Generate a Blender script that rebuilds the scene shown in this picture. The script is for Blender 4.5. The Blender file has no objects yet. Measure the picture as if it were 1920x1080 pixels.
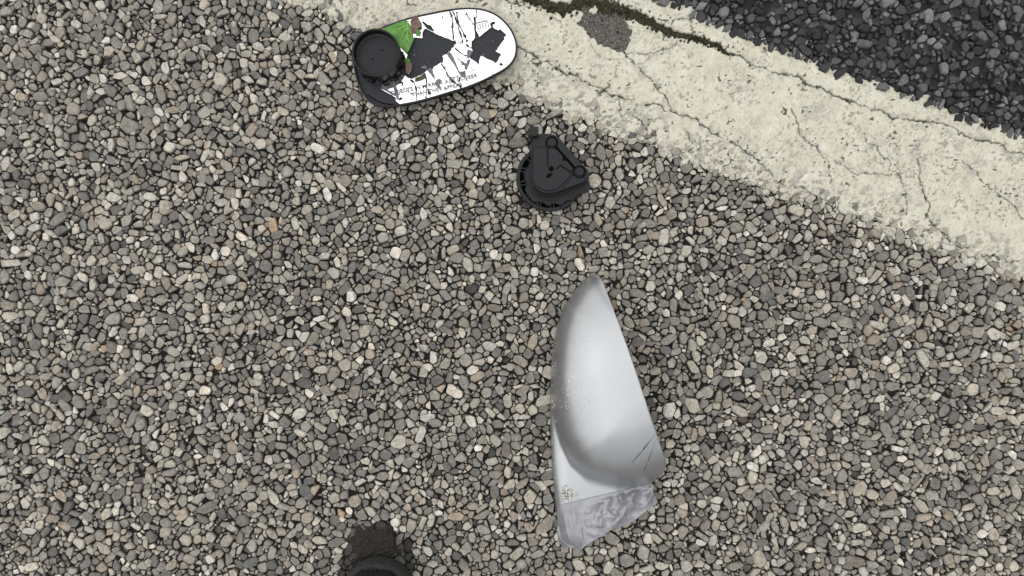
import bpy, bmesh, math, random
import numpy as np
from mathutils import Vector, kdtree
from mathutils.geometry import delaunay_2d_cdt

random.seed(7)
rng = np.random.default_rng(7)
scene = bpy.context.scene
C = scene.collection

# ------------------------------------------------------------------ camera
HCAM = 0.55            # phone held this far above the pavement, looking straight down
S = 0.00055            # metres of ground per photo pixel (1920 wide)
cd = bpy.data.cameras.new('camera')
cam = bpy.data.objects.new('camera', cd)
C.objects.link(cam)
cam.location = (0, 0, HCAM)
cam.rotation_euler = (0, 0, 0)
cd.sensor_fit = 'HORIZONTAL'
cd.angle = 2 * math.atan(960 * S / HCAM)
cd.clip_start = 0.01
cd.clip_end = 500
scene.camera = cam

# ------------------------------------------------------------------ sky, sun, exposure
SUN_EL, SUN_AZ = math.radians(54), math.radians(-66)      # azimuth from +Y, clockwise positive
world = bpy.data.worlds.new('World')
scene.world = world
world.use_nodes = True
wn, wl = world.node_tree.nodes, world.node_tree.links
wn.clear()
w_out = wn.new('ShaderNodeOutputWorld')
w_bg = wn.new('ShaderNodeBackground')
w_sky = wn.new('ShaderNodeTexSky')
w_sky.sky_type = 'NISHITA'
w_sky.sun_disc = False
w_sky.sun_elevation = SUN_EL
w_sky.sun_rotation = SUN_AZ
w_sky.air_density = 1.6
w_sky.dust_density = 1.5
w_sky.ozone_density = 1.0
w_hs = wn.new('ShaderNodeHueSaturation')                   # overcast: the cloud cover takes the blue out
w_hs.inputs['Saturation'].default_value = 0.12
wl.new(w_sky.outputs[0], w_hs.inputs['Color'])
# cloud deck of an overcast day (standard overcast sky: the zenith about three times the horizon), softly mottled
w_tc = wn.new('ShaderNodeTexCoord')
w_sx = wn.new('ShaderNodeSeparateXYZ'); wl.new(w_tc.outputs['Generated'], w_sx.inputs[0])
w_el = wn.new('ShaderNodeMapRange'); wl.new(w_sx.outputs['Z'], w_el.inputs['Value'])
w_el.inputs['From Min'].default_value = 0; w_el.inputs['From Max'].default_value = 1
w_el.inputs['To Min'].default_value = 2.3; w_el.inputs['To Max'].default_value = 6.9
w_no = wn.new('ShaderNodeTexNoise'); w_no.inputs['Scale'].default_value = 2.2; w_no.inputs['Detail'].default_value = 4
wl.new(w_tc.outputs['Generated'], w_no.inputs['Vector'])
w_nr = wn.new('ShaderNodeMapRange'); wl.new(w_no.outputs['Fac'], w_nr.inputs['Value'])
w_nr.inputs['From Min'].default_value = .3; w_nr.inputs['From Max'].default_value = .7
w_nr.inputs['To Min'].default_value = .86; w_nr.inputs['To Max'].default_value = 1.12
w_mu = wn.new('ShaderNodeMath'); w_mu.operation = 'MULTIPLY'; wl.new(w_el.outputs[0], w_mu.inputs[0]); wl.new(w_nr.outputs[0], w_mu.inputs[1])
w_cc = wn.new('ShaderNodeCombineColor')
for i_ in range(3): wl.new(w_mu.outputs[0], w_cc.inputs[i_])
w_mx = wn.new('ShaderNodeMix'); w_mx.data_type = 'RGBA'; w_mx.inputs[0].default_value = .78
wl.new(w_hs.outputs[0], w_mx.inputs[6]); wl.new(w_cc.outputs[0], w_mx.inputs[7])
wl.new(w_mx.outputs[2], w_bg.inputs['Color'])
w_bg.inputs['Strength'].default_value = 0.15
wl.new(w_bg.outputs[0], w_out.inputs['Surface'])

sd = bpy.data.lights.new('sun', 'SUN')
sun = bpy.data.objects.new('sun', sd)
C.objects.link(sun)
sd.energy = 1.4
sd.angle = math.radians(125)
sd.color = (1.0, 0.97, 0.93)
to_sun = Vector((math.sin(SUN_AZ) * math.cos(SUN_EL), math.cos(SUN_AZ) * math.cos(SUN_EL), math.sin(SUN_EL)))
sun.rotation_euler = to_sun.to_track_quat('Z', 'Y').to_euler()
sun.location = to_sun * 5

scene.view_settings.view_transform = 'Standard'
scene.view_settings.look = 'None'
scene.view_settings.gamma = 1
scene.view_settings.exposure = 0.27
scene.view_settings.use_curve_mapping = False

# ------------------------------------------------------------------ helpers
def P(px, py, z=0.0):
    """a photo pixel seen at height z -> metres"""
    k = (HCAM - z) / HCAM
    return ((px - 960) * S * k, (540 - py) * S * k, z)

def XY(pts, z):
    return [P(x, y, z)[:2] for x, y in pts]

def lin(r, g, b):
    f = lambda c: ((c / 255 + 0.055) / 1.055) ** 2.4 if c > 10 else c / 255 / 12.92
    return (f(r), f(g), f(b), 1)

def link(name, me, mat, parent=None, smooth=False):
    o = bpy.data.objects.new(name, me)
    C.objects.link(o)
    if mat is not None and not me.materials:
        me.materials.append(mat)
    if parent is not None:
        o.parent = parent
    if smooth:
        me.polygons.foreach_set('use_smooth', [True] * len(me.polygons))
    return o

def tag(o, label=None, cat=None, group=None, kind=None):
    if label: o['label'] = label
    if cat: o['category'] = cat
    if group: o['group'] = group
    if kind: o['kind'] = kind
    return o

def empty(name, loc=(0, 0, 0)):
    o = bpy.data.objects.new(name, None)
    o.empty_display_size = 0.01
    C.objects.link(o)
    return o

class MB:
    def __init__(self):
        self.v, self.f = [], []
    def add(self, vs, fs):
        n = len(self.v)
        self.v += [tuple(v) for v in vs]
        self.f += [tuple(i + n for i in f) for f in fs]
    def prism(self, poly, z0, z1, bevel=0.0, bottom=True):
        poly = ccw(poly); n = len(poly)
        rings = [[(x, y, z0) for x, y in poly]]
        if bevel > 0:
            rings.append([(x, y, z1 - bevel) for x, y in poly])
            m = inset(poly, bevel * .3)
            rings.append([(x, y, z1 - bevel * .3) for x, y in m])
            m = inset(poly, bevel)
            rings.append([(x, y, z1) for x, y in m])
        else:
            rings.append([(x, y, z1) for x, y in poly])
        vs = [p for r in rings for p in r]
        fs = []
        for k in range(len(rings) - 1):
            for i in range(n):
                j = (i + 1) % n
                fs.append((k * n + i, k * n + j, (k + 1) * n + j, (k + 1) * n + i))
        fs.append(tuple((len(rings) - 1) * n + i for i in range(n)))
        if bottom: fs.append(tuple(range(n - 1, -1, -1)))
        self.add(vs, fs)
        return self
    def rings(self, rings, cap0=False, cap1=False, closed=True):
        n = len(rings[0]); vs = [p for r in rings for p in r]; fs = []
        for k in range(len(rings) - 1):
            for i in range(n if closed else n - 1):
                j = (i + 1) % n
                fs.append((k * n + i, k * n + j, (k + 1) * n + j, (k + 1) * n + i))
        if cap0: fs.append(tuple(range(n - 1, -1, -1)))
        if cap1: fs.append(tuple((len(rings) - 1) * n + i for i in range(n)))
        self.add(vs, fs)
        return self
    def bar(self, a, b, w, z0, z1, bevel=0.0):
        ax, ay = a; bx, by = b
        d = Vector((bx - ax, by - ay)); d.normalize(); nx, ny = -d.y * w / 2, d.x * w / 2
        return self.prism([(ax + nx, ay + ny), (ax - nx, ay - ny), (bx - nx, by - ny), (bx + nx, by + ny)], z0, z1, bevel)
    def tube(self, pts, r, n=8, r1=None):
        pts = [Vector(p) for p in pts]; rr = []
        for i, p in enumerate(pts):
            t = (pts[min(i + 1, len(pts) - 1)] - pts[max(i - 1, 0)]).normalized()
            u = t.cross(Vector((0, 0, 1)))
            if u.length < 1e-4: u = Vector((1, 0, 0))
            u.normalize(); w = u.cross(t).normalized()
            rad = r if r1 is None else r + (r1 - r) * i / (len(pts) - 1)
            rr.append([tuple(p + (u * math.cos(a) + w * math.sin(a)) * rad) for a in [2 * math.pi * k / n for k in range(n)]])
        return self.rings(rr, True, True)
    def build(self, name, mat, parent=None, smooth=False, angle=None):
        me = bpy.data.meshes.new(name)
        me.from_pydata(self.v, [], self.f)
        me.validate()
        bm = bmesh.new(); bm.from_mesh(me)
        bmesh.ops.recalc_face_normals(bm, faces=bm.faces)
        if angle is not None:
            for f in bm.faces: f.smooth = True
            for e in bm.edges:
                if len(e.link_faces) == 2 and e.calc_face_angle(0) > angle: e.smooth = False
        bm.to_mesh(me); bm.free()
        return link(name, me, mat, parent, smooth)

def ccw(p):
    a = sum(p[i][0] * p[(i + 1) % len(p)][1] - p[(i + 1) % len(p)][0] * p[i][1] for i in range(len(p)))
    return list(p) if a > 0 else list(p)[::-1]

def inset(poly, d):
    n = len(poly); out = []
    for i in range(n):
        ax, ay = poly[i - 1]; bx, by = poly[i]; cx, cy = poly[(i + 1) % n]
        e1 = Vector((bx - ax, by - ay)); e2 = Vector((cx - bx, cy - by))
        if e1.length < 1e-9: e1 = e2
        if e2.length < 1e-9: e2 = e1
        e1.normalize(); e2.normalize()
        n1 = Vector((-e1.y, e1.x)); n2 = Vector((-e2.y, e2.x))
        m = n1 + n2
        if m.length < 1e-6: m = n1
        m.normalize()
        k = d / max(0.4, m.dot(n1))
        out.append((bx + m.x * k, by + m.y * k))
    return out

def circle(cx, cy, r, n=32, ry=None):
    ry = ry or r
    return [(cx + r * math.cos(2 * math.pi * i / n), cy + ry * math.sin(2 * math.pi * i / n)) for i in range(n)]

def smooth_loop(pts, sub=5):
    n = len(pts); out = []
    for i in range(n):
        p0, p1, p2, p3 = [Vector(pts[(i + k) % n]) for k in (-1, 0, 1, 2)]
        for s in range(sub):
            t = s / sub
            q = 0.5 * ((2 * p1) + (p2 - p0) * t + (2 * p0 - 5 * p1 + 4 * p2 - p3) * t * t + (3 * p1 - p0 - 3 * p2 + p3) * t ** 3)
            out.append((q.x, q.y))
    return out

def inside(poly, x, y):
    c = False; n = len(poly); j = n - 1
    for i in range(n):
        xi, yi = poly[i]; xj, yj = poly[j]
        if (yi > y) != (yj > y) and x < (xj - xi) * (y - yi) / (yj - yi) + xi: c = not c
        j = i
    return c

def np_inside(poly, x, y):
    c = np.zeros(x.shape, bool); n = len(poly); j = n - 1
    for i in range(n):
        xi, yi = poly[i]; xj, yj = poly[j]
        if yi != yj:
            c ^= ((yi > y) != (yj > y)) & (x < (xj - xi) * (y - yi) / (yj - yi) + xi)
        j = i
    return c

def np_dist(line, x, y):
    """distance of arrays to a polyline, and how far along it (0..1)"""
    best = np.full(x.shape, 1e9); al = np.zeros(x.shape)
    n = len(line) - 1
    for i in range(n):
        ax, ay = line[i]; bx, by = line[i + 1]
        dx, dy = bx - ax, by - ay; L = dx * dx + dy * dy + 1e-12
        t = np.clip(((x - ax) * dx + (y - ay) * dy) / L, 0, 1)
        d = np.hypot(x - ax - t * dx, y - ay - t * dy)
        m = d < best
        best = np.where(m, d, best); al = np.where(m, (i + t) / n, al)
    return best, al

def vnoise(x, y, seed=0):
    xi = np.floor(x).astype(np.int64); yi = np.floor(y).astype(np.int64)
    fx = x - xi; fy = y - yi
    fx = fx * fx * (3 - 2 * fx); fy = fy * fy * (3 - 2 * fy)
    def h(a, b):
        n = (a * 374761393 + b * 668265263 + seed * 974711) & 0x7fffffff
        n = ((n ^ (n >> 13)) * 1274126177) & 0x7fffffff
        n = (n ^ (n >> 16)) & 0xffffff
        return n / float(0xffffff)
    return (h(xi, yi) * (1 - fx) + h(xi + 1, yi) * fx) * (1 - fy) + (h(xi, yi + 1) * (1 - fx) + h(xi + 1, yi + 1) * fx) * fy

def fbm(x, y, seed=0, oct=4, gain=.5):
    t = 0; a = 1; s = 0
    for o in range(oct):
        t = t + a * vnoise(x * 2 ** o, y * 2 ** o, seed + o * 17); s += a; a *= gain
    return t / s

def sstep(a, b, x):
    t = np.clip((x - a) / (b - a), 0, 1)
    return t * t * (3 - 2 * t)

# ------------------------------------------------------------------ materials
class NT:
    def __init__(self, name):
        self.m = bpy.data.materials.new(name)
        self.m.use_nodes = True
        self.n, self.l = self.m.node_tree.nodes, self.m.node_tree.links
        self.b = self.n['Principled BSDF']
    def new(self, t, **kw):
        nd = self.n.new(t)
        for k, v in kw.items():
            if k in nd.inputs: nd.inputs[k].default_value = v
            else: setattr(nd, k, v)
        return nd
    def noise(self, scale, detail=4, rough=.55, co=None):
        nd = self.new('ShaderNodeTexNoise', Scale=scale, Detail=detail, Roughness=rough)
        self.l.new(co if co is not None else self.co(), nd.inputs['Vector'])
        return nd.outputs['Fac']
    def co(self):
        if not hasattr(self, '_co'): self._co = self.new('ShaderNodeTexCoord').outputs['Object']
        return self._co
    def ramp(self, fac, stops):
        nd = self.new('ShaderNodeValToRGB')
        el = nd.color_ramp.elements
        while len(el) < len(stops): el.new(.5)
        for e, (p, c) in zip(el, stops):
            e.position = p; e.color = c if len(c) == 4 else (*c, 1)
        self.l.new(fac, nd.inputs['Fac'])
        return nd.outputs['Color']
    def mix(self, fac, a, b, mode='MIX'):
        nd = self.new('ShaderNodeMix', data_type='RGBA', blend_type=mode)
        for s, v in ((nd.inputs['Factor'], fac), (nd.inputs['A'], a), (nd.inputs['B'], b)) if False else ((nd.inputs[0], fac), (nd.inputs[6], a), (nd.inputs[7], b)):
            if hasattr(v, 'is_linked'): self.l.new(v, s)
            else: s.default_value = v
        return nd.outputs[2]
    def attr(self, name, out='Color'):
        return self.new('ShaderNodeAttribute', attribute_name=name).outputs[out]
    def bump(self, h, strength=.5, dist=.001):
        nd = self.new('ShaderNodeBump', Strength=strength, Distance=dist)
        self.l.new(h, nd.inputs['Height'])
        self.l.new(nd.outputs['Normal'], self.b.inputs['Normal'])
    def set(self, **kw):
        for k, v in kw.items():
            k = k.replace('_', ' ')
            if hasattr(v, 'is_linked'): self.l.new(v, self.b.inputs[k])
            else: self.b.inputs[k].default_value = v
        return self.m

def grey(v): return (v, v, v, 1)

def plastic(name, col, rough=.5, spec=.4, amt=.35, scale=500):
    t = NT(name)
    n = t.noise(scale, 5, .7)
    n2 = t.noise(60, 4, .6)
    c = t.mix(t.ramp(n2, [(.35, grey(1 - amt)), (.7, grey(1 + amt))]), grey(0), col, 'MIX')
    dust = t.ramp(t.noise(900, 2, .5), [(.74, grey(0)), (.80, grey(.045))])
    c = t.mix(1.0, t.mix(1.0, col, t.ramp(n2, [(.3, grey(1 - amt)), (.75, grey(1.0))]), 'MULTIPLY'), dust, 'ADD')
    t.bump(n, .25, .0004)
    return t.set(Base_Color=c, Roughness=t.ramp(n2, [(.3, grey(rough - .08)), (.7, grey(rough + .1))]), Specular_IOR_Level=spec)

M = {}
def mat_stone():
    t = NT('stone')
    tint = t.attr('tint')
    a = t.noise(260, 5, .65); b = t.noise(1100, 3, .6)
    c = t.mix(1.0, tint, t.ramp(a, [(.28, grey(.60)), (.5, grey(.98)), (.74, grey(1.30))]), 'MULTIPLY')
    c = t.mix(1.0, c, t.ramp(b, [(.3, grey(.62)), (.62, grey(1.16))]), 'MULTIPLY')
    t.bump(t.mix(.5, a, b), .8, .0009)
    return t.set(Base_Color=c, Roughness=.72, Specular_IOR_Level=.35)
M['stone'] = mat_stone()

def mat_bitumen():
    t = NT('bitumen')
    co = t.co()
    a = t.noise(700, 4, .6)
    dark = t.ramp(a, [(.35, grey(.006)), (.58, (.016, .0155, .015, 1)), (.74, (.075, .07, .064, 1))])
    # beyond the modelled stones the same chippings carry on as a flat pattern
    vor = t.new('ShaderNodeTexVoronoi', Scale=105.0); vor.feature = 'F1'; t.l.new(co, vor.inputs['Vector'])
    edge = t.new('ShaderNodeTexVoronoi', Scale=105.0); edge.feature = 'DISTANCE_TO_EDGE'; t.l.new(co, edge.inputs['Vector'])
    sep = t.new('ShaderNodeSeparateColor'); t.l.new(vor.outputs['Color'], sep.inputs[0])
    st = t.ramp(sep.outputs[0], [(0, (.09, .085, .075, 1)), (.5, (.22, .205, .175, 1)), (1, (.42, .40, .34, 1))])
    far = t.mix(t.ramp(edge.outputs['Distance'], [(.04, grey(0)), (.09, grey(1))]), grey(.015), st)
    ln = t.new('ShaderNodeVectorMath', operation='ABSOLUTE'); t.l.new(co, ln.inputs[0])
    sx = t.new('ShaderNodeSeparateXYZ'); t.l.new(ln.outputs[0], sx.inputs[0])
    mx = t.new('ShaderNodeMath', operation='GREATER_THAN'); t.l.new(sx.outputs[0], mx.inputs[0]); mx.inputs[1].default_value = .725
    my = t.new('ShaderNodeMath', operation='GREATER_THAN'); t.l.new(sx.outputs[1], my.inputs[0]); my.inputs[1].default_value = .465
    mm = t.new('ShaderNodeMath', operation='MAXIMUM'); t.l.new(mx.outputs[0], mm.inputs[0]); t.l.new(my.outputs[0], mm.inputs[1])
    t.bump(a, .7, .0015)
    return t.set(Base_Color=t.mix(mm.outputs[0], dark, far), Roughness=.8, Specular_IOR_Level=.1)
M['bitumen'] = mat_bitumen()

def mat_paint():
    t = NT('road_paint')
    w = t.attr('wear')                                   # r crack dirt, g chipped to grey, b speckle
    sep = t.new('ShaderNodeSeparateColor'); t.l.new(w, sep.inputs[0])
    a = t.noise(55, 5, .6); b = t.noise(420, 4, .65); c3 = t.noise(1300, 2, .5)
    base = t.ramp(a, [(.3, (.47, .45, .36, 1)), (.55, (.54, .52, .43, 1)), (.75, (.58, .568, .49, 1))])
    base = t.mix(1.0, base, t.ramp(b, [(.28, grey(.74)), (.44, grey(.96)), (.7, grey(1.05))]), 'MULTIPLY')
    base = t.mix(1.0, base, t.ramp(t.noise(170, 4, .7), [(.34, grey(.82)), (.48, grey(.99)), (.7, grey(1.04))]), 'MULTIPLY')
    chip = t.ramp(b, [(.3, (.17, .16, .15, 1)), (.7, (.36, .34, .31, 1))])
    c = t.mix(sep.outputs[2], base, t.ramp(c3, [(.35, (.12, .115, .10, 1)), (.7, (.34, .33, .28, 1))]))
    c = t.mix(sep.outputs[1], c, chip)
    c = t.mix(sep.outputs[0], c, (.025, .023, .018, 1))
    t.bump(t.mix(.35, b, c3), .45, .0008)
    return t.set(Base_Color=c, Roughness=.78, Specular_IOR_Level=.3)
M['paint'] = mat_paint()

def simple(name, stops, scale, rough=.8, bump=.5, dist=.001, spec=.3, detail=5):
    t = NT(name)
    n = t.noise(scale, detail, .65)
    t.bump(n, bump, dist)
    return t.set(Base_Color=t.ramp(n, stops), Roughness=rough, Specular_IOR_Level=spec)
M['bare'] = simple('worn_asphalt', [(.3, (.018, .0165, .015, 1)), (.45, (.075, .069, .062, 1)), (.56, (.125, .116, .105, 1)), (.7, (.27, .255, .23, 1))], 560, .8, .9, .0014)
M['moss'] = simple('moss', [(.3, (.008, .008, .006, 1)), (.52, (.028, .027, .014, 1)), (.75, (.085, .078, .04, 1))], 380, .95, .8, .001)
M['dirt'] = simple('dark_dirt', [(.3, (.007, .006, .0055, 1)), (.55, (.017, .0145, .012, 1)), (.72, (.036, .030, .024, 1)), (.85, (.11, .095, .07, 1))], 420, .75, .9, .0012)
M['black'] = plastic('black_plastic', (.0095, .010, .012, 1), .42, .28)
M['black_matte'] = plastic('black_plastic_matte', (.0145, .0162, .0195, 1), .5, .25)
M['slate'] = plastic('dark_backing', (.026, .028, .034, 1), .6, .25, amt=.2)
M['groove'] = plastic('dark_groove', (.003, .003, .003, 1), .8, .05)
M['rubber'] = simple('shoe_rubber', [(.3, (.014, .014, .014, 1)), (.55, (.032, .031, .031, 1)), (.70, (.075, .073, .07, 1)), (.82, (.2, .195, .185, 1))], 650, .75, .5, .0005, .25)
M['leather'] = plastic('shoe_leather', (.010, .010, .011, 1), .5, .4)

def mat_mirror():
    t = NT('mirror')
    smear = t.ramp(t.noise(90, 5, .7), [(.45, grey(.02)), (.8, grey(.14))])
    return t.set(Base_Color=(.72, .725, .735, 1), Metallic=1.0, Roughness=smear)
M['mirror'] = mat_mirror()
def mat_greyglass():
    t = NT('dull_glass')
    n = t.noise(260, 4, .6)
    return t.set(Base_Color=t.ramp(n, [(.3, (.05, .053, .065, 1)), (.7, (.15, .157, .185, 1))]), Roughness=.45, Metallic=.0)
M['greyglass'] = mat_greyglass()
M['print'] = plastic('etched_print', (.26, .26, .27, 1), .6, .2)
M['olive'] = simple('olive_band', [(.35, (.02, .02, .012, 1)), (.55, (.06, .058, .03, 1)), (.72, (.28, .27, .19, 1))], 900, .6, .2)

def mat_silver():
    t = NT('silver_paint')
    fl = t.noise(4200, 2, .5); big = t.noise(30, 4, .6); g = t.noise(700, 3, .6)
    c = t.mix(1.0, (.43, .443, .46, 1), t.ramp(fl, [(.3, grey(.90)), (.7, grey(1.07))]), 'MULTIPLY')
    return t.set(Base_Color=c, Metallic=.90, Roughness=t.ramp(big, [(.3, grey(.35)), (.7, grey(.41))]))
M['silver'] = mat_silver()
def mat_tape():
    t = NT('duct_tape')
    co = t.co()
    wv = t.noise(1500, 2, .5)
    n = t.noise(130, 5, .65)
    c = t.ramp(n, [(.3, (.225, .23, .25, 1)), (.7, (.30, .305, .325, 1))])
    t.bump(t.mix(.6, n, wv), .12, .0004)
    return t.set(Base_Color=c, Metallic=.45, Roughness=.33, Specular_IOR_Level=.5)
M['tape'] = mat_tape()
M['leaf'] = simple('green_leaf', [(.3, (.022, .10, .006, 1)), (.5, (.06, .215, .015, 1)), (.72, (.13, .33, .04, 1))], 150, .4, .25, .0006, .5)  # reflected green, pale and brown tones, painted as solid colours
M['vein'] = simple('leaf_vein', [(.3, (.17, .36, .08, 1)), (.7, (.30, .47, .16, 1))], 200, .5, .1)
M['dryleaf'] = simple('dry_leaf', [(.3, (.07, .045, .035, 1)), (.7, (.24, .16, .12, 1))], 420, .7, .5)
M['chip'] = simple('paint_chip', [(.3, (.45, .46, .46, 1)), (.7, (.7, .71, .71, 1))], 800, .7, .2)
M['speck'] = simple('mud_speck', [(.3, (.10, .08, .05, 1)), (.7, (.24, .20, .12, 1))], 800, .8, .2)

# ------------------------------------------------------------------ layout of the painted line (photo pixels)
LOW = [(-800, -463), (250, -97), (554, 9), (568, 14), (596, 25), (612, 35), (648, 46), (700, 66), (760, 92), (820, 118), (880, 142), (940, 164),
       (971, 176), (997, 189), (1034, 203), (1066, 220), (1113, 236), (1154, 255), (1207, 269), (1239, 283), (1270, 299), (1311, 318), (1365, 331),
       (1440, 358), (1520, 384), (1600, 415), (1700, 448), (1800, 486), (1920, 530), (2100, 594), (2600, 772)]
UPP = [(-800, -740), (600, -240), (1000, -105), (1150, -45), (1225, -10), (1262, 2), (1290, 15), (1310, 24), (1330, 36), (1365, 51), (1420, 74), (1500, 100), (1580, 132),
       (1680, 164), (1780, 204), (1920, 252), (2100, 318), (2600, 496)]
low_y = lambda x: np.interp(x, [p[0] for p in LOW], [p[1] for p in LOW])
upp_y = lambda x: np.interp(x, [p[0] for p in UPP], [p[1] for p in UPP])
Z5 = lambda pts: [(980 + x / 4.8, y / 4.8) for x, y in pts]
Z6 = lambda pts: [(1180 + x / 6.75, 180 + y / 6.75) for x, y in pts]
Z1 = lambda pts: [(640 + x / 4.908, y / 4.908) for x, y in pts]
Z8 = lambda pts: [(554 + x / 7.2, y / 7.2) for x, y in pts]

MOSS = Z5([(-40, -60), (60, 0), (200, 40), (300, 82), (380, 95), (450, 62), (520, 28), (600, 14), (700, 40), (830, 80), (900, 110), (1000, 150), (1100, 190), (1200, 250),
           (1300, 292), (1400, 330), (1500, 342), (1600, 370), (1700, 402), (1780, 440), (1850, 500)])
PATCH = Z5([(470, 70), (540, 20), (640, 22), (840, 80), (875, 158), (925, 200), (962, 280), (950, 380), (915, 475), (850, 462), (760, 425), (680, 385), (590, 312), (484, 215), (555, 185), (520, 115)])

# ------------------------------------------------------------------ ground sheet
pv = MB()
pv.add([(-40, -40, 0), (40, -40, 0), (40, 40, 0), (-40, 40, 0)], [(0, 1, 2, 3)])
pavement = tag(pv.build('pavement', M['bitumen']), kind='structure')

# ------------------------------------------------------------------ chippings
def scatter(x0, x1, y0, y1, classes, accept):
    """dart throwing, large stones first; a stone is one to three seeds in a row; returns [(x, y, r, stone)]"""
    cell = .0118; grid = {}; out = []; sid = 0
    area = (x1 - x0) * (y1 - y0)
    rnd = random.Random(5)
    for r, quota in classes:
        want = int(quota * area / (math.pi * r * r)); tries = int(want * 3.2); got = 0
        xs = rng.uniform(x0, x1, tries); ys = rng.uniform(y0, y1, tries); jr = rng.uniform(.86, 1.12, tries)
        ok = accept(xs, ys)
        for i in range(tries):
            if not ok[i]: continue
            x, y, q = xs[i], ys[i], r * jr[i]
            u = rnd.random(); k = 1 if u < .30 else (2 if u < .80 else 3)
            if k > 1: q *= (.80 if k == 2 else .66)
            th = rnd.uniform(0, math.pi); st = q * rnd.uniform(.75, 1.15)
            sub = []
            for m in range(k):
                o = (m - (k - 1) / 2) * st
                sub.append((x + o * math.cos(th) + rnd.uniform(-.15, .15) * q, y + o * math.sin(th) + rnd.uniform(-.15, .15) * q, q * rnd.uniform(.8, 1.1)))
            bad = False
            for (sx, sy, sq) in sub:
                gx, gy = int(sx // cell), int(sy // cell)
                for ax in (gx, gx - 1, gx + 1):
                    for ay in (gy, gy - 1, gy + 1):
                        for (px, py, pr) in grid.get((ax, ay), ()):
                            d = .62 * (sq + pr)
                            if (px - sx) ** 2 + (py - sy) ** 2 < d * d: bad = True; break
                        if bad: break
                    if bad: break
                if bad: break
            if bad: continue
            for (sx, sy, sq) in sub:
                grid.setdefault((int(sx // cell), int(sy // cell)), []).append((sx, sy, sq)); out.append((sx, sy, sq, sid))
            sid += 1; got += 1
            if got >= want: break
    return out

def hull(p):
    p = sorted(set(p))
    if len(p) < 3: return None
    def half_(q):
        h = []
        for c in q:
            while len(h) > 1 and (h[-1][0] - h[-2][0]) * (c[1] - h[-2][1]) - (h[-1][1] - h[-2][1]) * (c[0] - h[-2][0]) <= 0: h.pop()
            h.append(c)
        return h[:-1]
    return half_(p) + half_(p[::-1])

def cells(pts, gap):
    """power cells of the seeds, cut by the seeds of other stones; the hull of a stone's cells is its outline"""
    kd = kdtree.KDTree(len(pts))
    for i, p in enumerate(pts): kd.insert((p[0], p[1], 0), i)
    kd.balance(); acc = {}
    rnd = random.Random(3)
    for i, (x, y, r, sid) in enumerate(pts):
        n0 = rnd.choice((3, 4, 4, 5, 5, 6, 7)); ph = rnd.uniform(0, 6.28); poly = []
        for k in range(n0):
            a = ph + 2 * math.pi * k / n0 + rnd.uniform(-.3, .3); rr = r * rnd.uniform(1.2, 1.7) * (1.28 if n0 < 5 else 1.0)
            poly.append((math.cos(a) * rr, math.sin(a) * rr))
        g = gap * rnd.uniform(.5, 1.4)
        for co, j, d in kd.find_range((x, y, 0), r * 2.2 + .008):
            if pts[j][3] == sid: continue
            dx, dy = co[0] - x, co[1] - y
            L = math.sqrt(dx * dx + dy * dy)
            m = (L * L + r * r - pts[j][2] ** 2) / (2 * L) - g / 2
            nx, ny = dx / L, dy / L; q = []
            n = len(poly)
            dd = [px * nx + py * ny - m for px, py in poly]
            if max(dd) <= 0: continue
            for k in range(n):
                a, b = poly[k], poly[(k + 1) % n]; da, db = dd[k], dd[(k + 1) % n]
                if da <= 0: q.append(a)
                if (da < 0 < db) or (db < 0 < da):
                    t = da / (da - db); q.append((a[0] + (b[0] - a[0]) * t, a[1] + (b[1] - a[1]) * t))
            poly = q
            if len(poly) < 3: break
        if len(poly) >= 3: acc.setdefault(sid, []).append((x, y, r, poly))
    P_, Q_ = [], []
    for sid, parts in acc.items():
        cx = sum(p[0] for p in parts) / len(parts); cy = sum(p[1] for p in parts) / len(parts)
        h = hull([(px + p[0] - cx, py + p[1] - cy) for p in parts for px, py in p[3]])
        P_.append((cx, cy, max(p[2] for p in parts))); Q_.append(h)
    return P_, Q_

def round_poly(poly, rnd):
    # drop edges that are too short, then nick the corners
    q = []; tol = rnd.uniform(.0010, .0019)
    for p in poly:
        if not q or math.hypot(p[0] - q[-1][0], p[1] - q[-1][1]) > tol: q.append(p)
    if len(q) > 3 and math.hypot(q[0][0] - q[-1][0], q[0][1] - q[-1][1]) < tol: q.pop()
    if len(q) < 3: return None
    if rnd.random() < .45:                         # some stones lie over their neighbours: stretched and skewed
        th = rnd.uniform(0, math.pi); ct, st = math.cos(th), math.sin(th); ka, kb = rnd.uniform(1.04, 1.24), rnd.uniform(.80, 1.0); kk = rnd.uniform(-.22, .22)
        q = [((lambda u, v: (u * ct - v * st, u * st + v * ct))((x * ct + y * st) * ka + kk * (y * ct - x * st), (y * ct - x * st) * kb)) for x, y in q]
    if len(q) > 5 and rnd.random() < .6:           # knapped: a corner is missing
        q.pop(rnd.randrange(len(q)))
    q = [(x * rnd.uniform(.92, 1.06), y * rnd.uniform(.92, 1.06)) for x, y in q]
    out = []; n = len(q); rd = rnd.uniform(.02, .15)
    for k in range(n):
        a, b, c = q[k - 1], q[k], q[(k + 1) % n]
        f = rd * rnd.uniform(.6, 1.3)
        out.append((b[0] + (a[0] - b[0]) * f, b[1] + (a[1] - b[1]) * f))
        out.append((b[0] + (c[0] - b[0]) * f, b[1] + (c[1] - b[1]) * f))
    if n <= 5:                                    # long straight sides get a bend
        o2 = []
        for k in range(len(out)):
            a, b = out[k], out[(k + 1) % len(out)]
            o2.append(a); L = math.hypot(b[0] - a[0], b[1] - a[1])
            if L > .0035:
                o = rnd.uniform(-.07, .03) * L
                o2.append(((a[0] + b[0]) / 2 - (b[1] - a[1]) / L * o, (a[1] + b[1]) / 2 + (b[0] - a[0]) / L * o))
        out = o2
    return out

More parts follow.
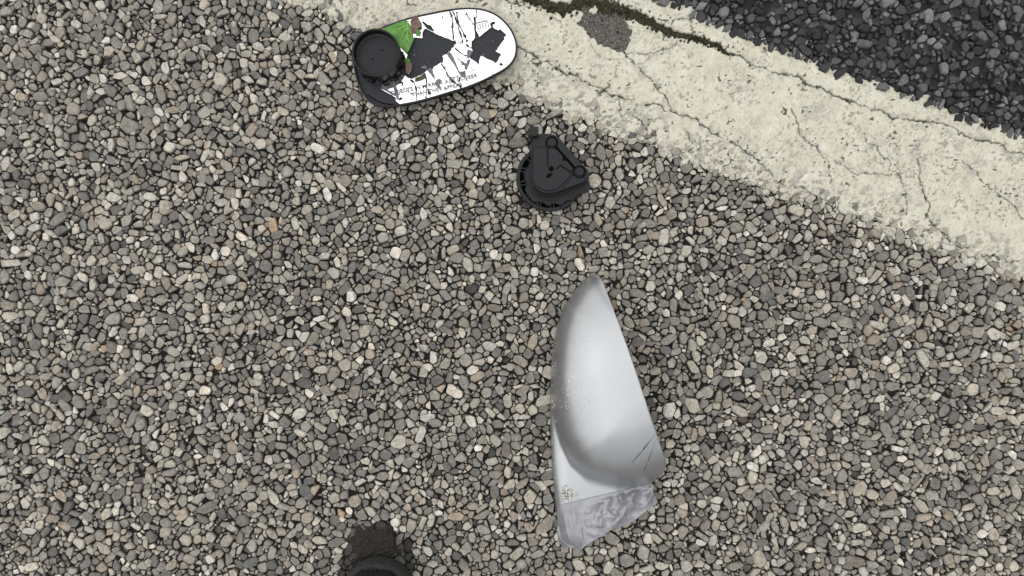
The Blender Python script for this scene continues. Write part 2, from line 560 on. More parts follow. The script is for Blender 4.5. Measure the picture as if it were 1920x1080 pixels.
def stone_geo(poly, h, rnd):
    """~40 triangles: sunk skirt, shoulder, tilted worn top"""
    n = len(poly)
    cx = sum(p[0] for p in poly) / n; cy = sum(p[1] for p in poly) / n
    tx, ty = rnd.gauss(0, .11), rnd.gauss(0, .11)
    ins = rnd.uniform(.78, .93); ox_, oy_ = rnd.uniform(-.10, .10) * .008, rnd.uniform(-.10, .10) * .008
    vs = [(x, y, -.001) for x, y in poly]
    vs += [(cx + (x - cx) * .97, cy + (y - cy) * .97, h * .66 + (x * tx + y * ty) * .8) for x, y in poly]
    vs += [(cx + ox_ + (x - cx) * ins * rnd.uniform(.90, 1.04), cy + oy_ + (y - cy) * ins * rnd.uniform(.90, 1.04), h + (x * tx + y * ty) + rnd.uniform(-.00012, .00012)) for x, y in poly]
    fs = []
    for k in range(2):
        for i in range(n):
            j = (i + 1) % n
            fs.append((k * n + i, k * n + j, (k + 1) * n + j, (k + 1) * n + i))
    fs.append(tuple(2 * n + i for i in range(n)))
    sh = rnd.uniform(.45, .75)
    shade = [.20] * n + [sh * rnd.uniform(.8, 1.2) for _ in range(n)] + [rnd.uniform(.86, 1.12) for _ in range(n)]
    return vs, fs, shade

def to_px(x, y, z=.003):
    k = (HCAM - z) / HCAM
    return x / S / k + 960, 540 - y / S / k

GX0, GX1, GY0, GY1 = -.72, .72, -.46, .46
def accept_light(xs, ys):
    px, py = to_px(xs, ys)
    return py > low_y(px) - 34
def accept_dark(xs, ys):
    px, py = to_px(xs, ys)
    return py < upp_y(px) + 8

COL = [((.225, .212, .178), .30), ((.160, .153, .134), .25), ((.32, .305, .255), .18), ((.110, .108, .098), .10), ((.42, .40, .345), .08),
       ((.265, .230, .182), .035), ((.195, .172, .144), .02), ((.46, .445, .40), .008), ((.27, .20, .13), .0012)]
cw = np.cumsum([c[1] for c in COL]); cw = cw / cw[-1]
def stone_tint(rnd):
    k = int(np.searchsorted(cw, rnd.random()))
    c = COL[k][0]; f = rnd.uniform(.80, 1.22) * 1.04; w = rnd.uniform(-.03, .03)
    return (c[0] * f * (1 + w) * 1.085, c[1] * f * 1.065, c[2] * f * (1 - w) * 1.08)

def set_color(me, name, arr):
    a = me.attributes.new(name, 'FLOAT_COLOR', 'POINT')
    a.data.foreach_set('color', np.asarray(arr, dtype=np.float32).ravel())

HIDE = []                                                     # photo outlines of the things that lie on the stones
def build_field(pts, polys, tint_fn, h_fn, parent, pieces, stuff_name, label):
    rnd = random.Random(11)
    geo = []
    for (x, y, r), poly in zip(pts, polys):
        if poly is None: continue
        q = round_poly(poly, rnd)
        if q is None: continue
        px, py = to_px(x, y)
        h = h_fn(x, y, r, px, py, rnd)
        if h is None: continue
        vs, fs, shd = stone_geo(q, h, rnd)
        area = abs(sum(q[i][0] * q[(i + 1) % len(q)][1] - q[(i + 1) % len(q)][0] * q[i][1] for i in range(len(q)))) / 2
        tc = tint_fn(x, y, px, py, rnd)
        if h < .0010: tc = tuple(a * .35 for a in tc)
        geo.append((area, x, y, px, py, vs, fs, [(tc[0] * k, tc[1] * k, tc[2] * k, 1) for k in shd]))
    single = set()
    if pieces:
        cand = [(g[0], i) for i, g in enumerate(geo) if 566 < g[3] < 1354 and 8 < g[4] < 1072 and not any(inside(hp, g[3], g[4]) for hp in HIDE)]
        cand.sort(reverse=True)
        single = {i for _, i in cand[:pieces]}
    V, F, T = [], [], []
    for i, (area, x, y, px, py, vs, fs, tc) in enumerate(geo):
        if i in single:
            me = bpy.data.meshes.new('stone')
            me.from_pydata(vs, [], fs)
            set_color(me, 'tint', tc)
            o = link('stone', me, M['stone'], parent)
            o.location = (x, y, 0)
        else:
            n = len(V)
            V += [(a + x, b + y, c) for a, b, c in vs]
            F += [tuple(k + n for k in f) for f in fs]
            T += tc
    me = bpy.data.meshes.new(stuff_name)
    me.from_pydata(V, [], F)
    set_color(me, 'tint', T)
    o = link(stuff_name, me, M['stone'], parent)
    tag(o, label, kind='stuff')
    return o

# ------------------------------------------------------------------ outlines of the things (photo pixels)
R1 = lambda pts: [(650 + x / 10.8, 10 + y / 10.8) for x, y in pts]
R2 = lambda pts: [(650 + x / 10.8, 110 + y / 10.8) for x, y in pts]
R3 = lambda pts: [(790 + x / 9, 10 + y / 9) for x, y in pts]
R4 = lambda pts: [(790 + x / 9, 90 + y / 9) for x, y in pts]
MIRROR = smooth_loop(Z1([(380, 245), (500, 200), (640, 155), (800, 120), (950, 90), (1100, 72), (1220, 70), (1330, 88), (1430, 130), (1510, 195), (1570, 270), (1610, 360),
              (1622, 440), (1610, 520), (1570, 590), (1500, 650), (1400, 705), (1300, 755), (1150, 815), (1000, 860), (850, 905), (700, 945), (560, 972), (450, 985), (370, 985), (300, 965),
              (240, 925), (185, 850), (148, 770), (122, 680), (108, 600), (112, 500), (150, 400), (240, 305)]), 4)
XL = [(514, 1112), (519, 1101), (530, 1089), (544, 1078), (573, 1058), (609, 1045), (645, 1037), (707, 1032), (786, 1031), (864, 1034), (928, 1039), (975, 1044), (1008, 1050), (1018, 1058), (1024, 1068), (1027, 1080)]
XR = [(514, 1117), (520, 1125), (530, 1131), (548, 1138), (578, 1150), (648, 1176), (700, 1194), (780, 1220), (812, 1231), (850, 1244), (866, 1249), (876, 1249), (888, 1243), (900, 1229), (908, 1219), (925, 1223), (940, 1228), (950, 1215), (960, 1202), (978, 1180), (991, 1146), (1007, 1112), (1018, 1104), (1024, 1098), (1027, 1092)]
xl = lambda y: np.interp(y, [p[0] for p in XL], [p[1] for p in XL])
xr = lambda y: np.interp(y, [p[0] for p in XR], [p[1] for p in XR])
COVER = [(b, a) for a, b in XL] + [(b, a) for a, b in XR[::-1]]
ZM = lambda pts: [(940 + x / 5.685, 220 + y / 5.685) for x, y in pts]
MOTOR = ZM(circle(545, 590, 420, 24))
HIDE += [MIRROR, COVER, MOTOR, circle(703, 1062, 80, 20)]

# light chippings
light_classes = [(.0072, .05), (.0062, .14), (.0053, .24), (.0045, .28), (.0037, .26), (.0030, .22), (.0023, .18), (.0017, .11)]
pts = scatter(GX0, GX1, GY0, GY1, light_classes, accept_light)
pts, polys = cells(pts, .00072)
def h_light(x, y, r, px, py, rnd):
    e = py - float(low_y(px))
    if rnd.random() < .03 and r < .005: return rnd.uniform(.0003, .0008)           # lost stones leave dark pits
    h = rnd.uniform(.0018, .0036) * (0.6 + min(r, .006) / .006 * .45)
    if e < 4: h = rnd.uniform(.0010, .0027)
    return h
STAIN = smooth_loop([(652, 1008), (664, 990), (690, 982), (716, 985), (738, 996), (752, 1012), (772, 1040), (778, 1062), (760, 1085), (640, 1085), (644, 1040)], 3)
def t_light(x, y, px, py, rnd):
    c = stone_tint(rnd)
    e = py - float(low_y(px))
    if e < 14 and rnd.random() < (.62 if e < 0 else .34 * (1 - e / 14) + .03):     # splashed with the cream paint
        f = rnd.uniform(.55, 1.0); p = (.50, .48, .40)
        c = tuple(a * (1 - f) + b * f for a, b in zip(c, p))
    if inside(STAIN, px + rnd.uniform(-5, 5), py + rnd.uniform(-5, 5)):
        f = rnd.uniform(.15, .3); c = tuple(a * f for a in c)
    return c
build_field(pts, polys, t_light, h_light, pavement, 300, 'fine_chippings', 'grey and beige stone chippings set in black bitumen')
print('stones', len(pts))

# dark coated chippings beyond the line
dark_classes = [(.0060, .06), (.0050, .14), (.0042, .20), (.0034, .20), (.0026, .16), (.0018, .12)]
dpts = scatter(-.35, GX1, .02, GY1, dark_classes, accept_dark)
dpts, dpolys = cells(dpts, .0010)
def h_dark(x, y, r, px, py, rnd):
    if rnd.random() < .16: return None
    return rnd.uniform(.0018, .0044)
def t_dark(x, y, px, py, rnd):
    v = rnd.choice((.02, .03, .045, .07, .10, .14)) * rnd.uniform(.8, 1.2)
    return (v, v * 1.01, v * 1.06)
asphalt_me = MB()
ux_, uy_ = math.cos(math.atan(-.357)), math.sin(math.atan(-.357))          # direction of the painted line
pa = [P(px, float(upp_y(px)) + 4, 0)[:2] for px in (-800, 600, 1000, 1225, 1365, 1600, 1920, 2600)]
e0 = (pa[0][0] - ux_ * 35, pa[0][1] - uy_ * 35); e1 = (pa[-1][0] + ux_ * 35, pa[-1][1] + uy_ * 35)
asphalt_me.add([(x, y, .0004) for x, y in [e0] + pa + [e1]] + [(e1[0] + 20, 39, .0004), (e0[0], 39.5, .0004)], [tuple(range(len(pa) + 4))])
def mat_asphalt():
    t = NT('coated_asphalt')
    vor = t.new('ShaderNodeTexVoronoi', Scale=130.0); t.l.new(t.co(), vor.inputs['Vector'])
    sep = t.new('ShaderNodeSeparateColor'); t.l.new(vor.outputs['Color'], sep.inputs[0])
    t.bump(t.noise(700, 4, .6), .7, .0015)
    return t.set(Base_Color=t.ramp(sep.outputs[0], [(0, grey(.010)), (.6, grey(.022)), (1, grey(.055))]), Roughness=.75, Specular_IOR_Level=.2)
M['asphalt'] = mat_asphalt()
asphalt = tag(asphalt_me.build('asphalt', M['asphalt']), kind='structure')
build_field(dpts, dpolys, t_dark, h_dark, asphalt, 0, 'coated_chippings', 'dark tar coated chippings beyond the painted line')

# ------------------------------------------------------------------ painted line
def walk(x, y, ang, n, step, wob, seed):
    r = random.Random(seed); out = [(x, y)]
    for _ in range(n):
        a = ang + r.uniform(-wob, wob)
        x += step * math.cos(a); y += step * math.sin(a); out.append((x, y))
    return out
CR = [  # polyline, half width in px, depth share
    (Z5([(-60, 425), (10, 460), (70, 480), (120, 530), (160, 550), (230, 560), (280, 600), (330, 650), (400, 680), (450, 680), (520, 720), (600, 760), (650, 790), (740, 820), (780, 850), (840, 870), (900, 890), (990, 910)]), 1.5),
    (Z5([(1030, 950), (1110, 955), (1160, 940), (1240, 960), (1260, 1000), (1330, 1000), (1400, 1020)]) + Z6([(630, 230), (720, 265), (860, 295), (880, 350), (950, 405), (990, 410), (1020, 470), (1100, 495), (1160, 540), (1250, 575)]), 1.5),
    (Z5([(915, 470), (940, 530), (1000, 580), (1040, 620), (1090, 690), (1150, 720), (1185, 770), (1210, 820), (1270, 870), (1310, 930), (1345, 990)]), 1.25),
    (Z5([(930, 490), (1020, 490), (1120, 490), (1220, 475), (1280, 460), (1320, 430), (1390, 410)]), .85),
    (Z5([(1320, 240), (1360, 200), (1440, 175), (1500, 180), (1490, 130)]), .9), (Z5([(1505, 180), (1510, 240), (1530, 300)]), .9),
    (Z6([(40, 260), (110, 295), (150, 330), (180, 390), (215, 430), (225, 520), (220, 580), (280, 640), (320, 660), (390, 660), (430, 690)]), 1.35),
    (Z6([(690, 430), (740, 470), (760, 510), (755, 600)]), 1.0), (Z6([(890, 520), (885, 640), (880, 720), (900, 770), (890, 860), (905, 910), (915, 980)]), 1.3),
    (Z5([(600, 340), (620, 430), (660, 490), (720, 530), (860, 550), (930, 540)]), .6),
    (Z1([(1140, -20), (1190, 30), (1260, 40), (1310, 0)]), 1.0), (Z1([(1500, -20), (1560, 35), (1620, 45), (1700, 20), (1760, 50)]), 1.1),
    (Z1([(1620, 430), (1700, 470), (1770, 500)]), 1.0), (Z8([(600, -10), (640, 60), (645, 110)]), .9), (Z1([(600, -10), (620, 60), (700, 60)]), 1.1),
    (Z5([(860, 890), (870, 960), (880, 1020), (900, 1060)]), 1.0), (Z5([(690, 860), (700, 830), (745, 822), (770, 780), (765, 760)]), 1.3), (Z5([(600, 690), (630, 690), (655, 715)]), 1.4),
    (Z5([(1030, 590), (1090, 570), (1140, 530), (1180, 500)]), .5), (Z5([(220, 90), (270, 150), (320, 200), (355, 240)]), .6), (Z5([(600, 590), (640, 605), (700, 605)]), .6),
    (Z5([(1640, 1060), (1720, 1010), (1850, 960)]), .55),
]
cx_ = Z6([(1250, 575)])[0]
CR.append((walk(cx_[0], cx_[1], .36, 26, 24, .55, 5), 1.6))                       # the long crack carries on along the line
CR.append((walk(1365, 103, .40, 28, 24, .42, 8), 1.5))
CR.append((walk(1480, 205, 1.1, 9, 18, .6, 12), 1.0)); CR.append((walk(1620, 250, .9, 10, 20, .7, 15), .9)); CR.append((walk(1720, 300, 1.25, 9, 18, .6, 19), 1.1))
CR.append((walk(1560, 300, .1, 8, 18, .6, 23), .8)); CR.append((walk(1800, 300, .75, 9, 20, .6, 29), 1.0))

def build_paint():
    ang = math.atan2(-(530 - 9), (1920 - 554))
    ca, sa = math.cos(ang), math.sin(ang)
    ox, oy, _ = P(960, 172, 0)
    st = .0008
    A = np.arange(-.42, .86, st); B = np.arange(-.030, .172, st)
    a, b = np.meshgrid(A, B, indexing='ij')
    X = ox + a * ca - b * sa; Y = oy + a * sa + b * ca
    px = X / S + 960; py = 540 - Y / S
    n1 = fbm(px / 26, py / 26, 3, 4); n2 = fbm(px / 9, py / 9, 9, 3); n3 = fbm(px / 70, py / 70, 21, 3); n4 = fbm(px / 4.2, py / 4.2, 31, 2)
    eL = low_y(px) - py + (n1 - .5) * 34 + (n2 - .5) * 30          # >0 inside the line
    eU = py - upp_y(px) + (n1 - .5) * 22 + (n2 - .5) * 26
    body = np.minimum(eL, eU * 1.3)
    z = .0003 + .0024 * sstep(-4, 46, body) ** .8
    z += (n2 - .5) * .0009 + (n4 - .5) * .0005 + (n3 - .5) * .0008
    keep = body > -6
    # the older paint rolls over the stones near the lower edge
    lump = fbm(px / 15, py / 15, 77, 2)
    z += (lump - .5) * .0022 * (1 - sstep(10, 70, eL))
    crack = np.zeros_like(px); dust = np.zeros_like(px)
    jx = (fbm(px / 6, py / 6, 41, 3) - .5) * 9; jy = (fbm(px / 6, py / 6, 47, 3) - .5) * 9
    for i, (ln, w) in enumerate(CR):
        xs = [p[0] for p in ln]; ys = [p[1] for p in ln]
        m = (px > min(xs) - 14) & (px < max(xs) + 14) & (py > min(ys) - 14) & (py < max(ys) + 14)
        if not m.any(): continue
        d, al = np_dist(ln, px[m] + jx[m], py[m] + jy[m])
        ww = w * (.10 + 1.75 * vnoise(al * 34 + i * 9, al * 0, i) ** 1.4) * np.clip(np.minimum(al, 1 - al) * 9 + .45, .45, 1)
        c = np.clip(1.25 - d / (ww * .85 + .55), 0, 1)
        crack[m] = np.maximum(crack[m], c * np.clip(w / 1.1, .35, 1))
        dust[m] = np.maximum(dust[m], np.clip(1 - d / 13, 0, 1) * min(w, 1.4))
    z -= crack * .0016
    # bare patch and the mossy joint are gaps in the paint
    pj = np_inside(PATCH, px + jx * 1.2, py + jy * 1.2)
    isl = (np.hypot((px + jx * 1.6 - 1113.5) / 10.5, (py + jy * 1.6 - 19) / 8) < 1)
    lobe = np.hypot((px + jx - 1077) / 16, (py + jy - 28) / 11) < 1
    md, mal = np_dist(MOSS, px + jx * 1.2, py + jy * 1.2)
    mw = np.interp(mal, [0, .15, .3, .36, .48, .56, .7, .85, .97, 1], [9.5, 10.0, 8.5, 9, 11, 9.5, 5.6, 5.0, 3.8, 1.6]) * (.75 + .5 * n2)
    joint = md < mw
    rag = vnoise(px / 3.4, py / 3.4, 131)
    rg2 = fbm(px / 8, py / 8, 137, 3)
    gap = (pj & ~isl & ~lobe) | ((md < mw * (.10 + 1.35 * rg2 + .45 * (rag - .5))) & ~isl) | ((md < mw * 2.0) & (rag > .86) & ~isl)
    keep &= ~gap
    gd = np.minimum(md - mw, 50)
    # speckle: pin holes and grey chips, denser near the lower edge
    sp = sstep(.655, .74, fbm(px / 5.2, py / 5.2, 61, 2)) * sstep(.40, .62, fbm(px / 55, py / 55, 63, 2))
    sp = np.maximum(sp * .8, sstep(.60, .78, fbm((px + py) / 3.0, (px - py) / 8.5, 68, 2)) * .6 * sstep(.36, .58, n3))
    dk = sstep(.80, .84, vnoise(px / 4.5, py / 4.5, 91)) * sstep(.62, .72, vnoise(px / 19, py / 19, 92))
    ch = sstep(.60, .66, fbm(px / 13, py / 11, 71, 2)) * np.clip(.95 - sstep(30, 95, eL) * .95, 0, 1)
    ch = np.maximum(ch, sstep(.52, .72, fbm(px / 9, py / 9, 73, 3)) * np.clip(dust, 0, 1) * .75)
    ch = np.maximum(ch, sstep(.62, .72, fbm(px / 18, py / 14, 79, 3)) * .35 * sstep(.5, .65, n3))
    ch = np.maximum(ch, np.clip(1 - np.hypot(px - 945, (py - 160) * 1.2) / 60, 0, 1) * sstep(.35, .6, n2) * .8)
    ch = np.maximum(ch, sstep(10, -6, body) * sstep(.4, .55, n2) * .8)
    z -= ch * .0004 + sp * .0003
    crack = np.maximum(crack, dk * .9)
    crack = np.maximum(crack, np.clip(1 - gd / 3.5, 0, 1) * sstep(.42, .62, n4) * .9)
    na, nb = X.shape
    idx = np.arange(na * nb).reshape(na, nb)
    q = keep[:-1, :-1] & keep[1:, :-1] & keep[1:, 1:] & keep[:-1, 1:]
    faces = np.stack([idx[:-1, :-1][q], idx[1:, :-1][q], idx[1:, 1:][q], idx[:-1, 1:][q]], 1)
    # edges of the sheet come down to the road
    edge = keep.copy()
    for dx_, dy_ in ((1, 0), (-1, 0), (0, 1), (0, -1)): edge &= np.roll(np.roll(keep, dx_, 0), dy_, 1)
    z = np.where(edge, z, -.0004)
    used = np.unique(faces); remap = np.full(na * nb, -1); remap[used] = np.arange(len(used))
    co = np.stack([X.ravel()[used], Y.ravel()[used], z.ravel()[used]], 1).astype(np.float32)
    faces = remap[faces]
    me = bpy.data.meshes.new('road_marking')
    me.vertices.add(len(co)); me.vertices.foreach_set('co', co.ravel())
    me.loops.add(faces.size); me.loops.foreach_set('vertex_index', faces.ravel().astype(np.int32))
    me.polygons.add(len(faces)); me.polygons.foreach_set('loop_start', np.arange(0, faces.size, 4, dtype=np.int32))
    me.update(calc_edges=True)
    col = np.stack([crack, ch, sp, np.ones_like(ch)], -1).reshape(-1, 4)[used]
    set_color(me, 'wear', np.clip(col, 0, 1))
    return tag(link('road_marking', me, M['paint'], None, smooth=True), kind='structure')
road_marking = build_paint()
# the line runs on beyond the detailed stretch
for (sx0, sx1) in ((-.42, -35.0), (.859, 35.0)):
    ang_ = math.atan2(-(530 - 9), (1920 - 554)); ca_, sa_ = math.cos(ang_), math.sin(ang_); ox_, oy_, _ = P(960, 172, 0)
    far_line = MB()
    far_line.add([(ox_ + a_ * ca_ - b_ * sa_, oy_ + a_ * sa_ + b_ * ca_, .0028) for a_, b_ in ((sx0, 0), (sx1, 0), (sx1, .142), (sx0, .142))], [(0, 1, 2, 3)])
    far_line.build('line_continuation', M['paint'], road_marking)

def height_grid(name, x0, x1, y0, y1, step, fn, mat, parent=None):
    """heightfield in photo pixels; fn(px, py) -> z, keep"""
    a, b = np.meshgrid(np.arange(x0, x1, step), np.arange(y0, y1, step), indexing='ij')
    z, keep = fn(a, b)
    na, nb = a.shape; idx = np.arange(na * nb).reshape(na, nb)
    q = keep[:-1, :-1] & keep[1:, :-1] & keep[1:, 1:] & keep[:-1, 1:]
    f = np.stack([idx[:-1, :-1][q], idx[:-1, 1:][q], idx[1:, 1:][q], idx[1:, :-1][q]], 1)
    used = np.unique(f); remap = np.full(na * nb, -1); remap[used] = np.arange(len(used))
    k = (HCAM - z) / HCAM
    co = np.stack([(a - 960) * S * k, (540 - b) * S * k, z], -1).reshape(-1, 3)[used]
    me = bpy.data.meshes.new(name)
    me.from_pydata(co.tolist(), [], remap[f].tolist())
    return link(name, me, mat, parent, smooth=True)

def patch_fn(a, b):
    ins = np_inside([(x, y) for x, y in PATCH], a, b); d, _ = np_dist(PATCH + PATCH[:1], a, b)
    n = fbm(a / 5, b / 5, 5, 3); n2 = fbm(a / 30, b / 30, 6, 2)
    return .0004 + (n - .35) * .0036 + (n2 - .5) * .0012, ins | (d < 12)
tag(height_grid('worn_asphalt', 1060, 1200, -10, 115, 1.0, patch_fn, M['bare']), kind='structure')

def moss_fn(a, b):
    d, al = np_dist(MOSS, a, b)
    w = np.interp(al, [0, .15, .3, .36, .48, .56, .7, .85, .97, 1], [13, 14, 13, 17, 22, 18, 9, 8.5, 7, 3])
    n = fbm(a / 5, b / 5, 15, 3); n2 = fbm(a / 16, b / 16, 18, 3)
    return .0002 + .0030 * sstep(1.1, .1, d / w) * (.35 + n * .9) - (n2 < .40) * .0012, d < w * (.75 + .5 * n2)
moss_pts = None
moss = height_grid('moss', 960, 1370, -16, 112, 1.0, moss_fn, M['moss'])
rm = random.Random(21); mbm = MB()
for _ in range(900):                                           # loose crumbs and tufts along the joint
    i = rm.randrange(len(MOSS) - 1); t = rm.random()
    x = MOSS[i][0] + (MOSS[i + 1][0] - MOSS[i][0]) * t + rm.gauss(0, 5.0); y = MOSS[i][1] + (MOSS[i + 1][1] - MOSS[i][1]) * t + rm.gauss(0, 4.2)
    q = P(x, y, .003); s_ = rm.uniform(.0003, .0011); zz = rm.uniform(.0012, .0034)
    mbm.add([(q[0] + s_ * rm.uniform(.6, 1.3) * math.cos(a), q[1] + s_ * rm.uniform(.6, 1.3) * math.sin(a), zz - s_) for a in (0, 1.3, 2.5, 3.8, 5.0)] + [(q[0], q[1], zz + s_ * .5)], [(0, 1, 5), (1, 2, 5), (2, 3, 5), (3, 4, 5), (4, 0, 5)])
tag(mbm.build('moss_crumbs', M['moss'], moss), kind='stuff')
tag(moss, 'dark olive moss and grit filling the long joint in the painted line', 'moss', kind='stuff')

# ------------------------------------------------------------------ dark dirt by the shoe
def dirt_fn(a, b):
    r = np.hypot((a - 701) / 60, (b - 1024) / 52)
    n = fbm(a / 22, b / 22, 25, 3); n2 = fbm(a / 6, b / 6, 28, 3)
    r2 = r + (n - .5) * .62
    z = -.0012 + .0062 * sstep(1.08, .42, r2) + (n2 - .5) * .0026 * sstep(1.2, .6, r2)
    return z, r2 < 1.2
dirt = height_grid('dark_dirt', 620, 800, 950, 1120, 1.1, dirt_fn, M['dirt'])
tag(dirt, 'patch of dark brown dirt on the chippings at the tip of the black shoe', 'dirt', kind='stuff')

# ------------------------------------------------------------------ broken mirror
ZG = .0125
mir = empty('broken_mirror')
tag(mir, 'broken oval wing mirror glass with white shards, lying on the edge of the painted line', 'mirror')
outer = ccw(XY(MIRROR, ZG))
mb = MB()
rim_in = inset(outer, .0020)
low = inset(outer, .0020)
mb.rings([[(x, y, .0030) for x, y in inset(outer, .006)], [(x, y, .0050) for x, y in low], [(x, y, .0112) for x, y in outer], [(x, y, .0129) for x, y in inset(outer, .0003)], [(x, y, .0131) for x, y in inset(outer, .0009)], [(x, y, .0128) for x, y in rim_in],
          [(x, y, .0105) for x, y in inset(outer, .0022)]], cap0=True)
rim = mb.build('rim', M['black'], mir, angle=math.radians(40))
mb = MB(); mb.prism(inset(outer, .0020), .0098, .0106)
back = mb.build('backing_plate', M['slate'], mir)
# raised arc and worn step on the backing, lower left
mb = MB()
arc = R2([(420, 730), (520, 800), (640, 870), (760, 910), (900, 925), (1010, 930)])
mb.tube([P(x, y, .0109) for x, y in arc], .0005, 6)
mb.build('moulded_ridge', M['groove'], mir)

DARK = [
    R2([(140, 170), (240, 225), (500, 400), (680, 540), (330, 800), (130, 400)]),
    R2([(60, 0), (330, 500), (640, 560), (690, 540), (700, 620), (990, 780), (1000, 860), (1070, 915), (1080, 1000), (300, 1100), (0, 700), (40, 200)]),
    Z1([(770, 262), (800, 275), (900, 325), (1000, 362), (1055, 385), (1060, 400), (1035, 418), (1040, 430), (1015, 445), (1010, 465), (985, 480), (960, 500), (935, 512), (918, 530), (926, 570), (880, 600), (850, 615), (838, 645), (800, 640), (770, 660), (740, 660),
        (660, 660), (600, 600), (590, 560), (612, 500), (640, 420), (670, 345), (745, 352), (748, 300)]),
    R3([(985, 530), (1190, 360), (1240, 400), (1300, 425), (1435, 505), (1395, 545), (1405, 570), (1340, 650), (1290, 720), (1280, 750), (1250, 770), (1345, 825), (1265, 975), (1040, 865), (975, 835), (870, 775), (840, 715), (850, 610), (900, 555), (960, 535)]),
    R3([(880, 775), (1010, 850), (975, 930), (970, 1000), (900, 940), (830, 900), (815, 870)]),
    R2([(1130, -60), (1300, 60), (1620, 150), (1580, 270), (1500, 340), (1380, 385), (1320, 415), (1220, 380), (1110, 290), (1080, 380), (1010, 400), (930, 450), (860, 480), (700, 510), (300, 300), (100, 100), (300, -300), (900, -300)]),
    R3([(10, 290), (40, 270), (110, 325), (160, 340), (195, 395), (225, 435), (190, 440), (100, 400), (60, 350)]),
    R3([(1160, 310), (1200, 280), (1250, 280), (1240, 320), (1205, 330), (1215, 365), (1180, 370)]),
    R3([(1300, 425), (1330, 400), (1390, 460), (1440, 505), (1400, 500)]),
    R3([(345, 190), (365, 185), (375, 230), (355, 225)]),
    R4([(1190, 435), (1210, 440), (1225, 495), (1205, 490)]),
    R4([(1320, 255), (1350, 250), (1385, 285), (1345, 300), (1320, 285)]),
    R4([(105, 690), (130, 685), (125, 715), (150, 735), (170, 765), (145, 795), (105, 775), (110, 740)]),
    R2([(1060, 490), (1100, 455), (1140, 470), (1150, 530), (1110, 500), (1070, 515)]),
    R2([(1060, 800), (1100, 775), (1135, 795), (1110, 835), (1060, 850)]),
    R3([(880, 200), (912, 200), (922, 300), (925, 430), (978, 530), (905, 558), (893, 340)]),
]
GREYS = [
    R4([(420, 100), (480, 60), (550, 160), (600, 300), (640, 390), (690, 400), (740, 375), (760, 500), (680, 490), (640, 430), (560, 290)]),
    R3([(785, 740), (870, 772), (815, 880), (780, 905), (770, 800)]),
    R4([(780, 200), (830, 190), (800, 290), (770, 370), (730, 360), (735, 300), (670, 280), (680, 240), (760, 260)]),
    R4([(90, 370), (150, 330), (195, 390), (240, 540), (200, 500)]),
    R4([(215, 605), (260, 530), (310, 520), (345, 545), (310, 620), (330, 680), (400, 745), (300, 690)]),
    R2([(690, 522), (760, 545), (860, 645), (940, 695), (985, 695), (1010, 770), (900, 720), (720, 620)]),
    R2([(870, 470), (940, 440), (1000, 540), (1040, 640), (1060, 830), (1010, 830), (985, 690), (940, 560)]),
    R4([(-10, 330), (60, 290), (100, 330), (80, 360)]),
]
CRK = [(R3([(465, 80), (515, 180), (525, 320), (530, 450), (545, 590)]), 1.7), (R3([(512, 75), (565, 180), (610, 300), (690, 420), (730, 520), (772, 605)]), 1.9),
       (R3([(600, 130), (605, 200), (628, 320), (630, 400), (660, 480), (685, 560), (695, 640)]), 1.6), (R3([(755, 115), (770, 170), (880, 320), (905, 350)]), 1.1),
       (R3([(700, 170), (765, 160)]), .8), (R3([(925, 60), (932, 190), (915, 210)]), 1.0), (R3([(932, 185), (1010, 215), (1100, 275)]), .5), (R3([(545, 600), (640, 636), (705, 632)]), 1.3),
       (R3([(750, 660), (800, 700), (850, 725)]), 1.5), (R3([(560, 715), (650, 790), (720, 840), (790, 858)]), 1.3), (R3([(585, 855), (650, 930), (740, 985)]), 1.0),
       (R4([(330, 265), (390, 330), (430, 430), (470, 490), (540, 570), (600, 610), (650, 640), (690, 730)]), 2.3), (R4([(650, 462), (530, 500), (480, 500)]), 1.4),
       (R4([(530, 560), (460, 650), (395, 735)]), .9), (R4([(655, 480), (630, 590)]), 1.5), (R4([(55, 390), (90, 560), (95, 700), (70, 900)]), 1.2), (R4([(810, 300), (885, 385)]), .9),
       (R4([(795, 605), (855, 670)]), .9), (R4([(750, 480), (770, 550)]), 1.2), (R2([(1110, 500), (1150, 560), (1260, 680), (1400, 770)]), 1.2), (R2([(1280, 420), (1370, 490), (1405, 600), (1415, 720), (1425, 910)]), 1.9),
       (R2([(1110, 295), (1085, 400), (1050, 520)]), .7), (R4([(330, 110), (355, 180), (345, 270)]), 1.5), (R3([(1340, 825), (1400, 860), (1540, 870)]), .35), (R3([(1085, 260), (1130, 265)]), .4)]
def sliver(line, w, seed):
    r = random.Random(seed); L, R = [], []
    n = len(line)
    fine = []
    for i in range(n - 1):
        for k in range(3):
            t = k / 3; fine.append((line[i][0] + (line[i + 1][0] - line[i][0]) * t, line[i][1] + (line[i + 1][1] - line[i][1]) * t))
    fine.append(line[-1])
    for i, p in enumerate(fine):
        a = fine[max(i - 1, 0)]; b = fine[min(i + 1, len(fine) - 1)]
        d = Vector((b[0] - a[0], b[1] - a[1])).normalized()
        ww = w * .85 * r.uniform(.3, 1.35) * (0.35 if i in (0, len(fine) - 1) else 1)
        jx_, jy_ = r.uniform(-.35, .35), r.uniform(-.35, .35)
        L.append((p[0] - d.y * ww + jx_, p[1] + d.x * ww + jy_)); R.append((p[0] + d.y * ww + jx_, p[1] - d.x * ww + jy_))
    return L + R[::-1]
SLIV = [sliver(l, w, i) for i, (l, w) in enumerate(CRK)]
def ragged(poly, amp, seed):
    r = random.Random(seed); out = []
    for i, a in enumerate(poly):
        b = poly[(i + 1) % len(poly)]; L = math.hypot(b[0] - a[0], b[1] - a[1]); k = max(1, int(L / 3.2))
        for j in range(k):
            t = j / k; q = amp if j else amp * .3
            out.append((a[0] + (b[0] - a[0]) * t + r.uniform(-q, q), a[1] + (b[1] - a[1]) * t + r.uniform(-q, q)))
    return out
